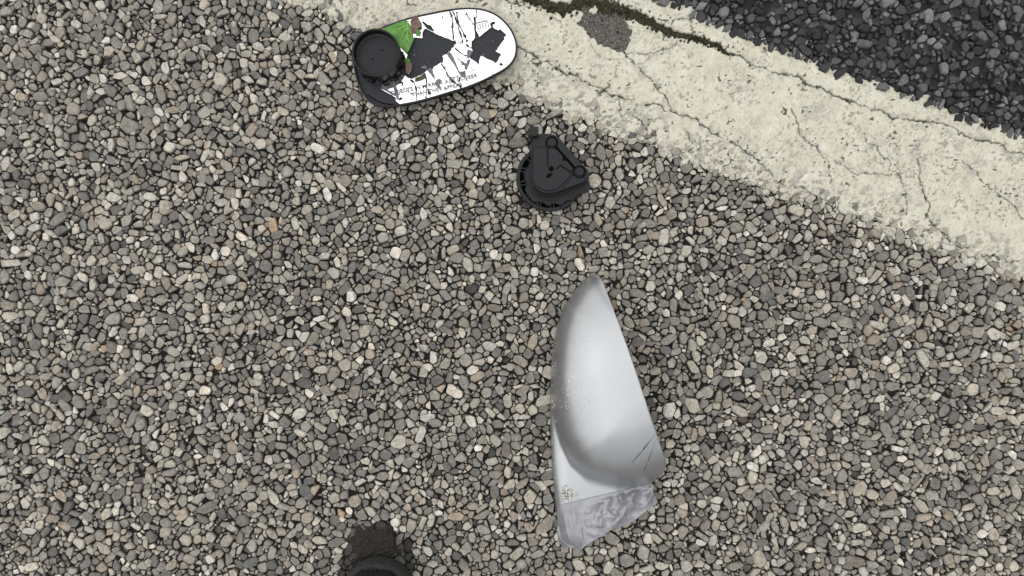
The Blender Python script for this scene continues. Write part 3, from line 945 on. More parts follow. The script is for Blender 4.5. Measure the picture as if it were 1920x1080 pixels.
DARK = [ragged(p, .55, i) for i, p in enumerate(DARK)]
GREYS = [ragged(p, .5, 50 + i) for i, p in enumerate(GREYS)]
rq = random.Random(77)
for ln, w in CRK:                                              # little triangular flakes lost along the cracks
    for _ in range(3 if w > 1 else 1):
        i = rq.randrange(len(ln) - 1); t = rq.random(); x = ln[i][0] + (ln[i + 1][0] - ln[i][0]) * t; y = ln[i][1] + (ln[i + 1][1] - ln[i][1]) * t
        a0 = rq.uniform(0, 6.28); s_ = rq.uniform(1.2, 3.0) * min(w, 1.6)
        SLIV.append([(x + s_ * rq.uniform(.5, 1.2) * math.cos(a0 + k), y + s_ * rq.uniform(.5, 1.2) * math.sin(a0 + k)) for k in (0, 1.9, 3.9)])
OLIVE = R2([(1385, 390), (1500, 345), (1582, 280), (1600, 390), (1500, 440), (1385, 468)])

def shatter():
    glass = [(x, y) for x, y in smooth_px]
    verts, edges = [], []
    def loop(p):
        n = len(verts)
        verts.extend(Vector(q) for q in p)
        edges.extend((n + i, n + (i + 1) % len(p)) for i in range(len(p)))
    loop(glass)
    for p in DARK + GREYS + SLIV: loop(p)
    vo, eo, fo, _, oe, _ = delaunay_2d_cdt(verts, edges, [], 0, 1e-4)
    hard = {tuple(sorted(e)) for e, orig in zip(eo, oe) if orig}
    e2f = {}
    for i, f in enumerate(fo):
        for k in range(3): e2f.setdefault(tuple(sorted((f[k], f[(k + 1) % 3]))), []).append(i)
    seen = [-1] * len(fo); regs = []
    for s in range(len(fo)):
        if seen[s] >= 0: continue
        st = [s]; seen[s] = len(regs); reg = []
        while st:
            f = st.pop(); reg.append(f)
            for k in range(3):
                e = tuple(sorted((fo[f][k], fo[f][(k + 1) % 3])))
                if e in hard: continue
                for g in e2f[e]:
                    if seen[g] < 0: seen[g] = len(regs); st.append(g)
        regs.append(reg)
    out = []
    for reg in regs:
        big = max(reg, key=lambda f: abs((vo[fo[f][1]] - vo[fo[f][0]]).cross(vo[fo[f][2]] - vo[fo[f][0]])))
        c = (vo[fo[big][0]] + vo[fo[big][1]] + vo[fo[big][2]]) / 3
        area = sum(abs((vo[fo[f][1]] - vo[fo[f][0]]).cross(vo[fo[f][2]] - vo[fo[f][0]])) / 2 for f in reg)
        if area < 5 or not inside(glass, c.x, c.y): continue
        kind = 'glass'
        if any(inside(p, c.x, c.y) for p in GREYS): kind = 'grey'
        elif any(inside(p, c.x, c.y) for p in DARK + SLIV): continue
        out.append((kind, [[(vo[i].x, vo[i].y) for i in fo[f]] for f in reg]))
    return out
_g = inset(ccw([(x, -y) for x, y in MIRROR]), 3.9)
smooth_px = [(x, -y) for x, y in _g]
rs = random.Random(4)
n_sh = 0
for kind, tris in shatter():
    # outline of the shard from its triangles, thickened; each piece sits a little differently
    vid, vs, fs = {}, [], []
    for t in tris:
        f = []
        for p in t:
            k = (round(p[0], 3), round(p[1], 3))
            if k not in vid: vid[k] = len(vs); vs.append(k)
            f.append(vid[k])
        fs.append(tuple(f))
    ed = {}
    for f in fs:
        for k in range(3):
            e = (f[k], f[(k + 1) % 3]); ed[e] = ed.get(e, 0) + 1
    bnd = [e for e in ed if (e[1], e[0]) not in ed]
    cx = sum(v[0] for v in vs) / len(vs); cy = sum(v[1] for v in vs) / len(vs)
    tx, ty = rs.uniform(-.012, .012), rs.uniform(-.012, .012)
    if kind == 'grey': tx, ty = rs.uniform(-.05, .05), rs.uniform(-.05, .05)
    zt = .0123 if kind == 'glass' else .0116
    n = len(vs); pts3 = []
    for lvl in (zt, zt - .0012):
        for (x, y) in vs:
            q = P(x, y, zt); dz = ((x - cx) * tx + (y - cy) * ty) * S
            pts3.append((q[0], q[1], lvl + max(-.0006, min(.0006, dz))))
    faces = [f for f in fs] + [tuple(n + i for i in f[::-1]) for f in fs] + [(a, a + n, b + n, b) for a, b in bnd]
    m = MB(); m.add(pts3, faces)
    m.build('mirror_shard' if kind == 'glass' else 'dull_shard', M['mirror' if kind == 'glass' else 'greyglass'], mir)
    n_sh += 1
print('shards', n_sh)

def on_glass(x, y):
    return inside(smooth_px, x, y) and not any(inside(p, x, y) for p in DARK + SLIV + GREYS)

def lettering(name, text, start, end, height_px, parent):
    cu = bpy.data.curves.new('t', 'FONT'); cu.body = text; cu.size = 1; cu.resolution_u = 3; cu.offset = .014
    to = bpy.data.objects.new('t', cu); C.objects.link(to)
    bpy.context.view_layer.update()
    dg = bpy.context.evaluated_depsgraph_get()
    me = bpy.data.meshes.new_from_object(to.evaluated_get(dg))
    bpy.data.objects.remove(to)
    xs = [v.co.x for v in me.vertices]; x0, x1 = min(xs), max(xs)
    capH = .70
    dx, dy = end[0] - start[0], end[1] - start[1]; L = math.hypot(dx, dy)
    ux, uy = dx / L, dy / L
    vs = []
    for v in me.vertices:
        u = (v.co.x - x0) / (x1 - x0) * L; w = v.co.y / capH * height_px
        vs.append((start[0] + ux * u + uy * w, start[1] + uy * u - ux * w))
    bm = bmesh.new(); bm.from_mesh(me); bmesh.ops.triangulate(bm, faces=bm.faces)
    fs = [tuple(v.index for v in f.verts) for f in bm.faces]; bm.free()
    fs = [f for f in fs if on_glass(sum(vs[i][0] for i in f) / 3, sum(vs[i][1] for i in f) / 3)]
    m = MB(); m.add([P(x, y, .01245)[:2] + (.01305,) for x, y in vs], fs)
    bpy.data.meshes.remove(me)
    return m.build(name, M['print'], parent)
lettering('lettering', 'OBJECTS IN MIRROR ARE CLOSER', (733, 178), (895.5, 144), 6.8, mir)
lettering('lettering', 'THAN THEY APPEAR', (773, 181), (868, 161.5), 6.8, mir)
# rear window heater symbol
mb = MB()
def stroke(pts, w):
    for a, b in zip(pts, pts[1:]):
        d = Vector((b[0] - a[0], b[1] - a[1])); L = d.length; d.normalize()
        nx, ny = -d.y * w / 2, d.x * w / 2
        q = [(a[0] + nx, a[1] + ny), (b[0] + nx, b[1] + ny), (b[0] - nx, b[1] - ny), (a[0] - nx, a[1] - ny)]
        mb.add([P(x, y, .01245)[:2] + (.01305,) for x, y in q], [(0, 1, 2, 3)])
stroke(R3([(930, 300), (1110, 262), (1140, 350), (1125, 372)]), 1.1)
stroke(R3([(930, 300), (965, 400), (990, 400)]), 1.1)
for k in range(3):
    bx = 985 + k * 48; by = 318 - k * 9
    stroke(R3([(bx - 8, by + 8), (bx + 8, by), (bx + 10, by + 25), (bx - 2, by + 40), (bx + 16, by + 55), (bx + 20, by + 85)]), 1.1)
mb.build('heater_symbol', M['print'], mir)
mb = MB(); mb.prism(XY(OLIVE, .0128), .0124, .0131, .0002)  # arc reflected in the glass, built as a solid olive strip
mb.build('olive_band', M['olive'], mir)
# crumbs of glass on the bare backing
rc = random.Random(9)
mb = MB()
for _ in range(90):
    poly = rc.choice((DARK[2], DARK[2], DARK[3], DARK[1], DARK[5]))
    x = rc.uniform(min(p[0] for p in poly), max(p[0] for p in poly)); y = rc.uniform(min(p[1] for p in poly), max(p[1] for p in poly))
    if not (inside(poly, x, y) and inside(smooth_px, x, y)): continue
    q = P(x, y, .0108); s = rc.uniform(.00015, .0005)
    if rc.random() < .12: s *= 2.2
    mb.prism([(q[0] + s * math.cos(a + rc.uniform(-.5, .5)), q[1] + s * math.sin(a + rc.uniform(-.5, .5))) for a in (0, 1.6, 3.1, 4.7)], .0105, .0107 + s * .5)
tag(mb.build('glass_crumbs', M['greyglass'], mir), 'tiny crumbs of glass on the bare black backing', kind='stuff')

# ------------------------------------------------------------------ reflected green and brown, built as solid sheets on the glass
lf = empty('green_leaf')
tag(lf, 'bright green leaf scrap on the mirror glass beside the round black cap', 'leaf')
REFLECTED = R1([(560, 620), (600, 500), (770, 452), (1000, 360), (1215, 288), (1235, 330), (1290, 400), (1340, 590), (1355, 690), (1330, 760), (1285, 860), (1228, 975), (1150, 905), (1090, 850), (1000, 800), (800, 760)])
def refl_z(x, y):
    mx, my = R1([(1235, 420)])[0]
    a = math.atan2(y - my, x - mx); d = math.hypot(x - mx, y - my)
    return .0139 + .0010 * math.sin(a * 5 + .6) * min(1, d / 16)
def refl_part(name, outline, mat, parent, zadd=0):
    ins_ = [q for q in outline]
    x0, x1 = min(p[0] for p in ins_), max(p[0] for p in ins_); y0, y1 = min(p[1] for p in ins_), max(p[1] for p in ins_)
    vv = [Vector(p) for p in ins_]; ee = [(i, (i + 1) % len(ins_)) for i in range(len(ins_))]
    st = max(1.3, (x1 - x0) / 40)
    for i in range(int((x1 - x0) / st) + 1):
        for j in range(int((y1 - y0) / st) + 1):
            p = (x0 + i * st, y0 + j * st)
            if inside(ins_, *p): vv.append(Vector(p))
    vo, _, fo, _, _, _ = delaunay_2d_cdt(vv, ee, [], 1, 1e-4)
    pts3 = [P(v.x, v.y, refl_z(v.x, v.y) + zadd) for v in vo]
    m = MB(); m.add(pts3, [tuple(f) for f in fo])
    o = m.build(name, mat, parent, smooth=True)
    md = o.modifiers.new('thick', 'SOLIDIFY'); md.thickness = .0003; md.offset = -1
    return o
refl_part('blade', REFLECTED, M['leaf'], lf)
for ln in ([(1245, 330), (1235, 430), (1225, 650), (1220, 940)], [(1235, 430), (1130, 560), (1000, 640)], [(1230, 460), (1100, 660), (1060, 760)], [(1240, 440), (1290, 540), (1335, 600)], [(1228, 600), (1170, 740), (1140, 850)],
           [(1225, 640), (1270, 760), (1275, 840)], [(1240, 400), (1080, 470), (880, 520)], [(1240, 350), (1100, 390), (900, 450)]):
    mb = MB(); pp = R1(ln); mb.tube([P(x, y, refl_z(x, y) + .0002) for x, y in pp],   .00055, 6, .00025)
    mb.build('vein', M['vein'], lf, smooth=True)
refl_part('torn_piece', R1([(1410, 480), (1495, 495), (1480, 615), (1400, 605)]), M['leaf'], lf)
refl_part('dry_edge', R1([(1290, 330), (1318, 245), (1440, 222), (1470, 300), (1512, 345), (1508, 430), (1440, 470), (1390, 560), (1330, 560), (1300, 430)]), M['dryleaf'], lf, .0003)
refl_part('dry_edge', R2([(1190, 100), (1290, 60), (1330, 130), (1310, 240), (1260, 330), (1200, 280)]), M['dryleaf'], lf, -.0012)
refl_part('torn_piece', R2([(1150, 20), (1230, -10), (1290, 30), (1250, 80), (1190, 90)]), M['leaf'], lf, -.0008)

# ------------------------------------------------------------------ round cap
cap = empty('round_cap')
tag(cap, 'round black plastic cup with two pinholes, sitting on the left end of the broken mirror', 'plastic cap')
ZR = .0300
ccx, ccy, _ = P(704.5, 98, ZR); RR = 45.5 * S * (HCAM - ZR) / HCAM
def ring(r, z, n=64): return [(ccx + r * math.cos(2 * math.pi * i / n), ccy + r * math.sin(2 * math.pi * i / n), z) for i in range(n)]
mb = MB()
mb.rings([ring(RR * .93, .0133), ring(RR * .95, .0150), ring(RR * .965, .0200), ring(RR, .0205), ring(RR, ZR - .0006), ring(RR - .0005, ZR), ring(RR - .0016, ZR), ring(RR - .0021, ZR - .0006), ring(RR - .0025, .0235), ring(RR - .0045, .0222)], cap0=True)
mb.build('wall', M['black'], cap, angle=math.radians(35))
mb = MB()
mb.rings([ring(RR - .0040, .0221), ring(RR * .55, .0219), ring(RR * .2, .0220)], cap1=True)
mb.build('floor', M['black_matte'], cap, smooth=True)
for hx, hy in (R1([(718, 910)])[0], R1([(530, 1085)])[0]):
    q = P(hx, hy, .0222)
    mb = MB(); mb.prism(circle(q[0], q[1], .0010, 12, .0008), .0216, .02225)
    mb.build('pinhole', M['groove'], cap)
for k in range(7):
    a = -2.35 + k * .42
    c0 = (ccx + RR * .93 * math.cos(a), ccy + RR * .93 * math.sin(a)); c1 = (ccx + (RR + .0012) * math.cos(a), ccy + (RR + .0012) * math.sin(a))
    mb = MB(); mb.bar(c0, c1, .0040 + .0015 * (k % 2), .0134, .0185 + .001 * (k % 3), .0004)
    mb.build('clip', M['black'], cap)

# ------------------------------------------------------------------ mirror motor
mo = empty('mirror_motor')
tag(mo, 'black triangular mirror motor housing on a ribbed round base, lying on the chippings', 'motor housing')
zb0, zb1, zh0, zh1 = .0030, .0085, .0120, .0310
def zm(pts, z): return XY(ZM(pts), z)
bc = zm([(515, 645)], zb1)[0]; RB = 356 / 5.685 * S * (HCAM - zb1) / HCAM
def bring(r, z, n=56, w=0):
    return [(bc[0] + (r + w * math.sin(9 * t) * .5) * math.cos(t), bc[1] + (r + w * math.sin(9 * t) * .5) * math.sin(t), z) for t in [2 * math.pi * i / n for i in range(n)]]
mb = MB()
mb.rings([bring(RB * .98, zb0), bring(RB, zb0 + .001), bring(RB, zb1 - .0008), bring(RB * .985, zb1), bring(RB * .90, zb1), bring(RB * .885, zb1 - .0008), bring(RB * .88, zb0 + .0005)])
mb.build('base_ring', M['black_matte'], mo, angle=math.radians(35))
mb = MB(); mb.rings([bring(RB * .89, zb0 + .0004), bring(RB * .3, zb0 + .0006)], cap1=True); mb.build('base_floor', M['groove'], mo)
mb = MB()
mb.rings([bring(RB * .76, zb0 + .001, w=.0016), bring(RB * .76, zb1 + .0015, w=.0016), bring(RB * .70, zh0, w=.001)], cap1=True)
mb.build('hub', M['black'], mo, angle=math.radians(35))
for k in range(26):                                            # ribs round the base
    a = 2 * math.pi * k / 26 + .07
    c0 = (bc[0] + RB * .64 * math.cos(a), bc[1] + RB * .64 * math.sin(a)); c1 = (bc[0] + RB * .90 * math.cos(a + (.09 if k % 2 else -.06)), bc[1] + RB * .90 * math.sin(a + (.09 if k % 2 else -.06)))
    mb = MB(); mb.bar(c0, c1, .0011, zb0 + .0006, zb1 + .0012)
    mb.build('rib', M['black_matte'], mo)
HS = smooth_loop([(322, 400), (322, 260), (335, 185), (390, 165), (470, 158), (545, 168), (605, 195), (650, 245), (760, 372), (900, 520), (942, 580), (945, 640), (905, 690), (790, 738), (660, 785), (560, 815), (470, 820), (390, 785), (335, 725), (322, 640), (322, 520)], 3)
hp = zm(HS, zh1 - .003)
mb = MB()
hq = ccw(hp); n = len(hq)
mb.rings([[(x, y, zh0 - .002) for x, y in inset(hq, .0035)], [(x, y, zh0) for x, y in inset(hq, .0006)], [(x, y, zh0 + .004) for x, y in hq], [(x, y, zh0 + .0048) for x, y in inset(hq, .0009)], [(x, y, zh1 - .0042) for x, y in inset(hq, .0010)],
          [(x, y, zh1 - .0032) for x, y in inset(hq, .0016)], [(x, y, zh1 - .003) for x, y in inset(hq, .0028)]], cap0=True, cap1=True)
mb.build('housing', M['black_matte'], mo, angle=math.radians(30))
def flat(name, pts, z, t, mat, bevel=.0005, sm=0):
    q = zm(smooth_loop(pts, sm) if sm else pts, z)
    m = MB(); m.prism(q, z - t, z, bevel); return m.build(name, mat, mo)
flat('top_plate', [(345, 330), (488, 330), (488, 512), (500, 512), (500, 330), (556, 322), (600, 352), (770, 548), (742, 578), (632, 504), (584, 550), (592, 558), (632, 520), (752, 604), (612, 752), (540, 776), (500, 782), (445, 768), (385, 732), (342, 690)], zh1 - .0004, .003, M['black_matte'], .0006)
flat('arm_bar', [(560, 205), (600, 200), (640, 245), (755, 378), (880, 520), (860, 545), (815, 555), (790, 530), (590, 308), (575, 290)], zh1 - .0008, .0028, M['black_matte'], .0006)
flat('side_lug', [(775, 615), (850, 640), (900, 650), (880, 685), (780, 722), (655, 768)], zh1 - .0016, .002, M['black_matte'], .0005)
flat('bar_gap', [(575, 318), (592, 312), (802, 548), (788, 562)], zh1 - .0024, .0006, M['groove'], 0)
for (bx, by, br) in ((540, 265, 66), (836, 578, 66)):
    q = zm([(bx, by)], zh1)[0]; r = br / 5.685 * S * .95
    b = MB(); b.prism(circle(q[0], q[1], r, 28), zh1 - .003, zh1 - .00055); b.build('boss_recess', M['groove'], mo)
for (bx, by, br) in ((540, 265, 48), (836, 578, 48)):
    q = zm([(bx, by)], zh1 + .002)[0]; r = br / 5.685 * S * .95
    b = MB()
    b.rings([[(x, y, zh1 - .003) for x, y in circle(q[0], q[1], r * 1.12, 28)], [(x, y, zh1 - .0004) for x, y in circle(q[0], q[1], r * 1.1, 28)], [(x, y, zh1 - .0002) for x, y in circle(q[0], q[1], r * .98, 28)], [(x, y, zh1 + .0014) for x, y in circle(q[0], q[1], r * .92, 28)], [(x, y, zh1 + .002) for x, y in circle(q[0], q[1], r * .78, 28)]], cap1=True)
    b.build('boss', M['black'], mo, angle=math.radians(30))
for nm, pts in (('hole', circle(532, 548, 29, 18)), ('slot', smooth_loop([(478, 628), (500, 600), (530, 592), (545, 602), (525, 630), (495, 648)], 3)), ('notch', circle(675, 440, 24, 14))):
    q = zm(pts, zh1); m = MB(); m.prism(q, zh1 - .003, zh1 - .00025); m.build(nm, M['groove'], mo)
# peg at the corner
q = zm([(352, 150)], zh1 + .004)[0]
b = MB(); rp = 46 / 5.685 * S * .94
b.prism([(q[0] - rp, q[1] + rp * 1.35), (q[0] + rp, q[1] + rp * 1.2), (q[0] + rp * .95, q[1] - rp * .6), (q[0] + rp * .5, q[1] - rp), (q[0] - rp * .5, q[1] - rp), (q[0] - rp * .95, q[1] - rp * .6)], zh0 + .003, zh1 + .003, .0007)
b.build('peg', M['black'], mo)
for seg in ([(345, 300), (480, 300)], ):
    a_, b_ = zm(seg, zh1); m = MB(); m.bar(a_, b_, .0012, zh1 - .0035, zh1 - .0022); m.build('ridge', M['black'], mo)
# stepped skirt under the front of the housing
sk = zm(smooth_loop([(250, 760), (330, 730), (470, 800), (600, 800), (760, 760), (900, 700), (940, 690), (945, 770), (890, 800), (800, 835), (770, 880), (690, 890), (640, 935), (560, 915), (500, 945), (430, 900), (350, 905), (300, 850)], 3), .011)
b = MB(); b.prism(sk, .0055, .0115, .0006); b.build('skirt', M['black'], mo)
for seg in ([(600, 870), (640, 960)], [(690, 850), (620, 960)], [(420, 860), (380, 930)], [(470, 880), (350, 900)], [(770, 830), (740, 930)]):
    a_, b_ = zm(seg, .009); m = MB(); m.bar(a_, b_, .0013, .004, .0100); m.build('rib', M['black'], mo)

# ------------------------------------------------------------------ silver cover
cv = empty('mirror_cover')
tag(cv, 'silver painted wing mirror cover with a strip of grey duct tape on its lower end', 'mirror cover')
LEFT = [(b, a) for a, b in XL if a <= 720]
CREASE = LEFT + [(1036, 745), (1043, 786), (1054, 830), (1072, 868), (1103, 893), (1150, 905), (1205, 906), (1262, 886)]
LEDGE = [(b, a) for a, b in XL]
def cover_z(px, py):
    dL, _ = np_dist(LEDGE, px, py)
    dB, al = np_dist(CREASE, px, py)
    poly = CREASE + [(1400, 840), (1400, 500), (1117, 500)]
    ins = np_inside(poly, px, py)
    W = 108.0
    t = np.clip(dB / W, 0, 1)
    bulge = np.where(ins, (1 - (1 - t) ** 2.0) ** .53, 0)
    dome = .0480 * bulge * sstep(440, 690, py) ** .5 + .0035 * np.where(ins, sstep(40, 150, dB), 0)
    fl = .0105 * (1 - (1 - np.clip(dL / 26, 0, 1)) ** 2) ** .7
    fl = fl * (.35 + .65 * sstep(520, 760, py))
    tail = sstep(885, 1010, py)
    # the free right lip turns down a little at the low corner
    return .0032 + fl + dome - tail * .004 - .005 * sstep(840, 905, py) * sstep(1150, 1250, px)
nv, nu = 190, 84
rows = 514 + 513 * np.linspace(0, 1, nv) ** 1.3
UU = np.linspace(0, 1, nu) ** 1.25
gx = np.array([xl(y) + (xr(y) - xl(y)) * UU for y in rows]); gy = np.repeat(rows[:, None], nu, 1)
gz = cover_z(gx, gy)
for _ in range(10):
    g2 = gz.copy()
    g2[1:-1, 1:-1] = (gz[1:-1, 1:-1] * 2 + gz[:-2, 1:-1] + gz[2:, 1:-1] + gz[1:-1, :-2] + gz[1:-1, 2:]) / 6
    g2[1:-1, -1] = (gz[:-2, -1] + gz[2:, -1] + gz[1:-1, -1] * 2) / 4
    gz = g2
def grid_faces(nv, nu): return [(i * nu + j, (i + 1) * nu + j, (i + 1) * nu + j + 1, i * nu + j + 1) for i in range(nv - 1) for j in range(nu - 1)]
V = [P(gx[i, j], gy[i, j], gz[i, j]) for i in range(len(rows)) for j in range(nu)]
m = MB(); m.add(V, grid_faces(len(rows), nu))
sh = m.build('shell', M['silver'], cv, smooth=True)
for p_ in sh.data.polygons:
    pass
if sum(p_.normal.z for p_ in sh.data.polygons) < 0: sh.data.flip_normals()
md = sh.modifiers.new('thick', 'SOLIDIFY'); md.thickness = .0022; md.offset = -1; md.use_rim = True
# inner wall under the free right edge: what the cover stands on
m = MB(); wv_ = []
for i, y in enumerate(rows):
    if y > 880 or y < 575: continue
    q = P(gx[i, -2], y, gz[i, -2]); wv_.append([(q[0] - .0022, q[1], q[2] - .0012), (q[0] - .0035, q[1], q[2] * .6), (q[0] - .0052, q[1], .0030)])
m.rings(wv_, closed=False)
iw = m.build('inner_wall', M['black_matte'], cv, smooth=True)
md = iw.modifiers.new('thick', 'SOLIDIFY'); md.thickness = .0016
def zc(x, y):
    j = int(np.argmin(np.abs(rows - y))); u = np.clip((x - gx[j, 0]) / (gx[j, -1] - gx[j, 0]), 0, 1)
    return float(np.interp(u, UU, gz[j]))
def scratch(a, b, w, bend):
    m = MB(); r_ = []
    for k in range(16):
        t = k / 15; x = a[0] + (b[0] - a[0]) * t; y = a[1] + (b[1] - a[1]) * t + bend * math.sin(math.pi * t)
        d = Vector((b[0] - a[0], b[1] - a[1])).normalized(); ww = w * (.25 + .75 * math.sin(math.pi * min(1, t * 1.15 + .05)))
        z = zc(x, y) + .00045
        r_.append([P(x - d.y * ww, y + d.x * ww, z), P(x + d.y * ww, y - d.x * ww, z)])
    m.rings(r_, closed=False); return m.build('scratch', M['groove'], cv)
scratch((1185, 867), (1229, 814), .8, 1.5)
scratch((1206, 886), (1231, 822), .38, 2)
m = MB()
def fleck(x, y, s):
    q = P(x, y, zc(x, y))
    m.prism([(q[0] + s * rc.uniform(.6, 1.2) * math.cos(a), q[1] + s * rc.uniform(.6, 1.2) * math.sin(a)) for a in (0, 1.2, 2.4, 3.6, 4.9)], q[2] - .0003, q[2] + .0002)
for _ in range(170):
    fleck(rc.gauss(1062, 9), rc.gauss(927, 8), rc.uniform(.0002, .0007))
for _ in range(150):
    y = rc.uniform(600, 900); x = rc.uniform(1040, 1120); fleck(x, y, rc.uniform(.00015, .0004))
tag(m.build('mud_specks', M['speck'], cv), 'brown specks of mud dried on the silver paint', kind='stuff')
m = MB()
for _ in range(60): fleck(rc.gauss(1070, 9), rc.gauss(735, 16), rc.uniform(.0002, .0006))
for _ in range(50): fleck(1033 + rc.uniform(2, 9), rc.uniform(640, 900), rc.uniform(.0002, .0007))
tag(m.build('paint_chips', M['chip'], cv), 'pale chips where the silver paint is knocked off', kind='stuff')
# duct tape
ns, nt = 110, 60
BT = [(1046, 1016), (1058, 1024), (1089, 1031), (1104, 1020), (1145, 995), (1181, 982), (1207, 962), (1234, 942)]
bl = [0]
for a_, b_ in zip(BT, BT[1:]): bl.append(bl[-1] + math.hypot(b_[0] - a_[0], b_[1] - a_[1]))
sv = np.linspace(0, 1, ns); tv = np.linspace(0, 1, nt)
bxp = np.interp(sv, np.array(bl) / bl[-1], [p[0] for p in BT]); byp = np.interp(sv, np.array(bl) / bl[-1], [p[1] for p in BT])
rj = np.random.default_rng(3)
byp = byp + rj.uniform(-.8, .8, ns); bxp = bxp + rj.uniform(-.6, .6, ns)
tx_ = 1043 + (1219 - 1043) * sv; ty_ = 948 + (908 - 948) * sv + rj.uniform(-.25, .25, ns)
tpx = tx_[None, :] * (1 - tv[:, None]) + bxp[None, :] * tv[:, None]; tpy = ty_[None, :] * (1 - tv[:, None]) + byp[None, :] * tv[:, None]
tz = cover_z(tpx, tpy)
for _ in range(6):
    t2 = tz.copy(); t2[1:-1, 1:-1] = (tz[:-2, 1:-1] + tz[2:, 1:-1] + tz[1:-1, :-2] + tz[1:-1, 2:]) / 4; tz = t2
def ridge(a, b, w, h, sharp=1.6):
    global tz
    d, al = np_dist([a, b], tpx, tpy)
    tz = tz + h * 1.35 * np.clip(1 - d / (w * 1.25), 0, 1) ** 1.05 * np.clip(np.minimum(al, 1 - al) * 6 + .25, 0, 1)
tz = tz + .0009
ZT = lambda x, y: (1030 + x / 7.2, 890 + y / 7.2)
for a, b, w, h in (((820, 250), (700, 380), 9, .0022), ((840, 290), (700, 560), 7, .0026), ((700, 560), (690, 720), 7, .0024), ((760, 470), (900, 600), 10, .0020), ((1050, 170), (1150, 250), 8, .0026),
                   ((1150, 250), (960, 390), 7, .0030), ((1130, 270), (1400, 330), 9, .0022), ((1110, 330), (1120, 480), 6, .0014), ((720, 570), (960, 560), 11, .0022), ((860, 500), (1000, 400), 7, .0016),
                   ((470, 500), (560, 520), 6, .0007), ((450, 615), (620, 575), 7, .0010), ((480, 685), (660, 650), 7, .0011), ((420, 700), (450, 960), 3.5, .0010), ((830, 690), (840, 770), 7, .0018), ((990, 600), (1180, 560), 8, .0012),
                   ((205, 560), (270, 900), 5, .0008), ((960, 230), (985, 380), 6, .0018), ((500, 760), (640, 830), 6, .0009), ((1250, 180), (1330, 120), 9, .0020)):
    ridge(ZT(*a), ZT(*b), w, h)
fold = 1 - np.abs(2 * vnoise((tpx + tpy * .5) / 30 + .4, (tpy - tpx * .35) / 46, 5) - 1)
tz = tz + fold ** 1.3 * .0062 * sstep(1085, 1135, tpx)
tz = tz + (fbm(tpx / 3.5, tpy / 16, 8, 2) - .5) * .0006
tz = np.maximum(tz, cover_z(tpx, tpy) + .0006)
for i in range(10):                                            # the upper edge of the tape is pressed flat on the shell
    for j in range(ns):
        zf = zc(tpx[i, j], tpy[i, j]) + .0005
        tz[i, j] = zf + (tz[i, j] - zf) * (i / 10) ** 1.5
m = MB(); m.add([P(tpx[i, j], tpy[i, j], tz[i, j]) for i in range(nt) for j in range(ns)], grid_faces(nt, ns))
tp = m.build('duct_tape', M['tape'], cv, smooth=True)
if sum(p_.normal.z for p_ in tp.data.polygons) < 0: tp.data.flip_normals()
md = tp.modifiers.new('thick', 'SOLIDIFY'); md.thickness = .0003; md.offset = -1
tp['label'] = 'crumpled strip of grey duct tape'
# broken clip sticking out at the low corner
m = MB(); m.tube([P(1250, 872, .014), P(1251, 880, .012), P(1247, 890, .010), P(1238, 897, .008), P(1222, 899, .008)], .0007, 6); m.build('broken_clip', M['groove'], cv, smooth=True)

# ------------------------------------------------------------------ shoe at the lower edge
shoe = empty('shoe')
tag(shoe, 'toe of a black shoe with a dull rubber edge, beside the dark dirt', 'shoe')
tox, toy, _ = P(704, 1056, .022)
LSH = .29
def half(t):     # half width along the shoe, t = metres from the toe
    front = .047 * math.sqrt(max(0, 1 - (1 - min(t, .062) / .062) ** 2))
    if t < .062: return front
    u = (t - .062) / (LSH - .062)
    w = .047 - .011 * math.sin(math.pi * min(1, u * 1.25)) * .9 - .006 * u
    if u > .82: w *= math.sqrt(max(0, 1 - ((u - .82) / .18) ** 2))
    return w
ts = [LSH * .5 * (1 - math.cos(math.pi * k / 44)) for k in range(45)]
def outline(off):
    L = [(tox - max(0, half(t) + off), toy - t) for t in ts]; R_ = [(tox + max(0, half(t) + off), toy - t) for t in ts[1:-1]][::-1]
    return L + R_
so = ccw(outline(0))
mb = MB()
mb.rings([[(x, y, .0030) for x, y in inset(so, .004)], [(x, y, .0055) for x, y in inset(so, .001)], [(x, y, .0200) for x, y in so], [(x, y, .0225) for x, y in inset(so, .0012)], [(x, y, .0230) for x, y in inset(so, .0035)], [(x, y, .0215) for x, y in inset(so, .0075)]], cap0=True, cap1=True)
mb.build('sole', M['rubber'], shoe, angle=math.radians(40))
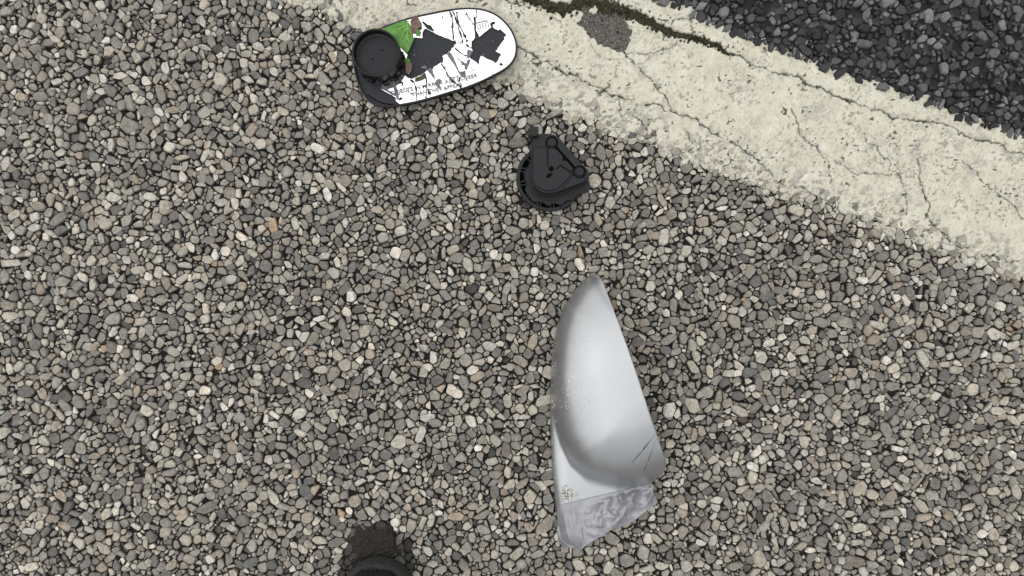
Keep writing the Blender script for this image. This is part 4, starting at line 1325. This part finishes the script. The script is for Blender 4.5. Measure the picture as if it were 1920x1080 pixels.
# stitching / worn bead round the toe
mb = MB()
bead = inset(so, .0052)
for k in range(0, len(bead)):
    x, y = bead[k]
    if y > toy - .12: mb.prism(circle(x, y, .0011, 6, .0009), .0225, .0236)
tag(mb.build('stitches', M['rubber'], shoe), kind='stuff')
def top_h(t):
    return float(np.interp(t, [0, .012, .03, .07, .11, .16, .20, .24, .29], [.026, .044, .056, .062, .074, .098, .102, .104, .104]))
mb = MB(); rr_ = []
for t in [.0062 + (LSH - .0122) * .5 * (1 - math.cos(math.pi * k / 36)) for k in range(37)]:
    w = max(.001, half(t) - .0065); h = top_h(t); row = []
    for k in range(25):
        a = math.pi * k / 24; cs, sn = math.cos(a), math.sin(a)
        row.append((tox + w * math.copysign(abs(cs) ** .75, cs) * (1 - .25 * sn * (t > .1)), toy - t, .0220 + (h - .0220) * abs(sn) ** .7))
    if not rr_: row = [(x, y, .0205) for x, y, z in row]
    rr_.append(row)
mb.rings(rr_, closed=False)
mb.build('upper', M['leather'], shoe, smooth=True)
for k in range(4):
    y = toy - .105 - k * .016; h = top_h(.105 + k * .016)
    mb = MB(); mb.tube([(tox - .022, y, h - .010), (tox - .010, y - .002, h + .001), (tox + .010, y + .002, h + .001), (tox + .022, y, h - .010)], .0022, 8); mb.build('lace', M['groove'], shoe, smooth=True)
mb = MB(); mb.prism(circle(tox, toy - .215, .024, 24, .042), .098, .1062, .001); mb.build('collar_lining', M['groove'], shoe)

# ------------------------------------------------------------------ smaller pieces belong to the part they sit on
def under(thing, host, names):
    h = next(c for c in thing.children if c.name.split('.')[0] == host)
    for c in list(thing.children):
        if c is not h and c.name.split('.')[0] in names: c.parent = h
under(mo, 'housing', ('top_plate', 'arm_bar', 'side_lug', 'bar_gap', 'boss_recess', 'boss', 'hole', 'slot', 'notch', 'ridge', 'peg'))
under(mo, 'base_ring', ('rib',))
under(cap, 'floor', ('pinhole',)); under(cap, 'wall', ('clip',))
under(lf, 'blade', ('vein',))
under(cv, 'shell', ('scratch', 'mud_specks', 'paint_chips', 'broken_clip'))
under(mir, 'backing_plate', ('moulded_ridge', 'glass_crumbs'))
under(shoe, 'upper', ('lace', 'collar_lining')); under(shoe, 'sole', ('stitches',))
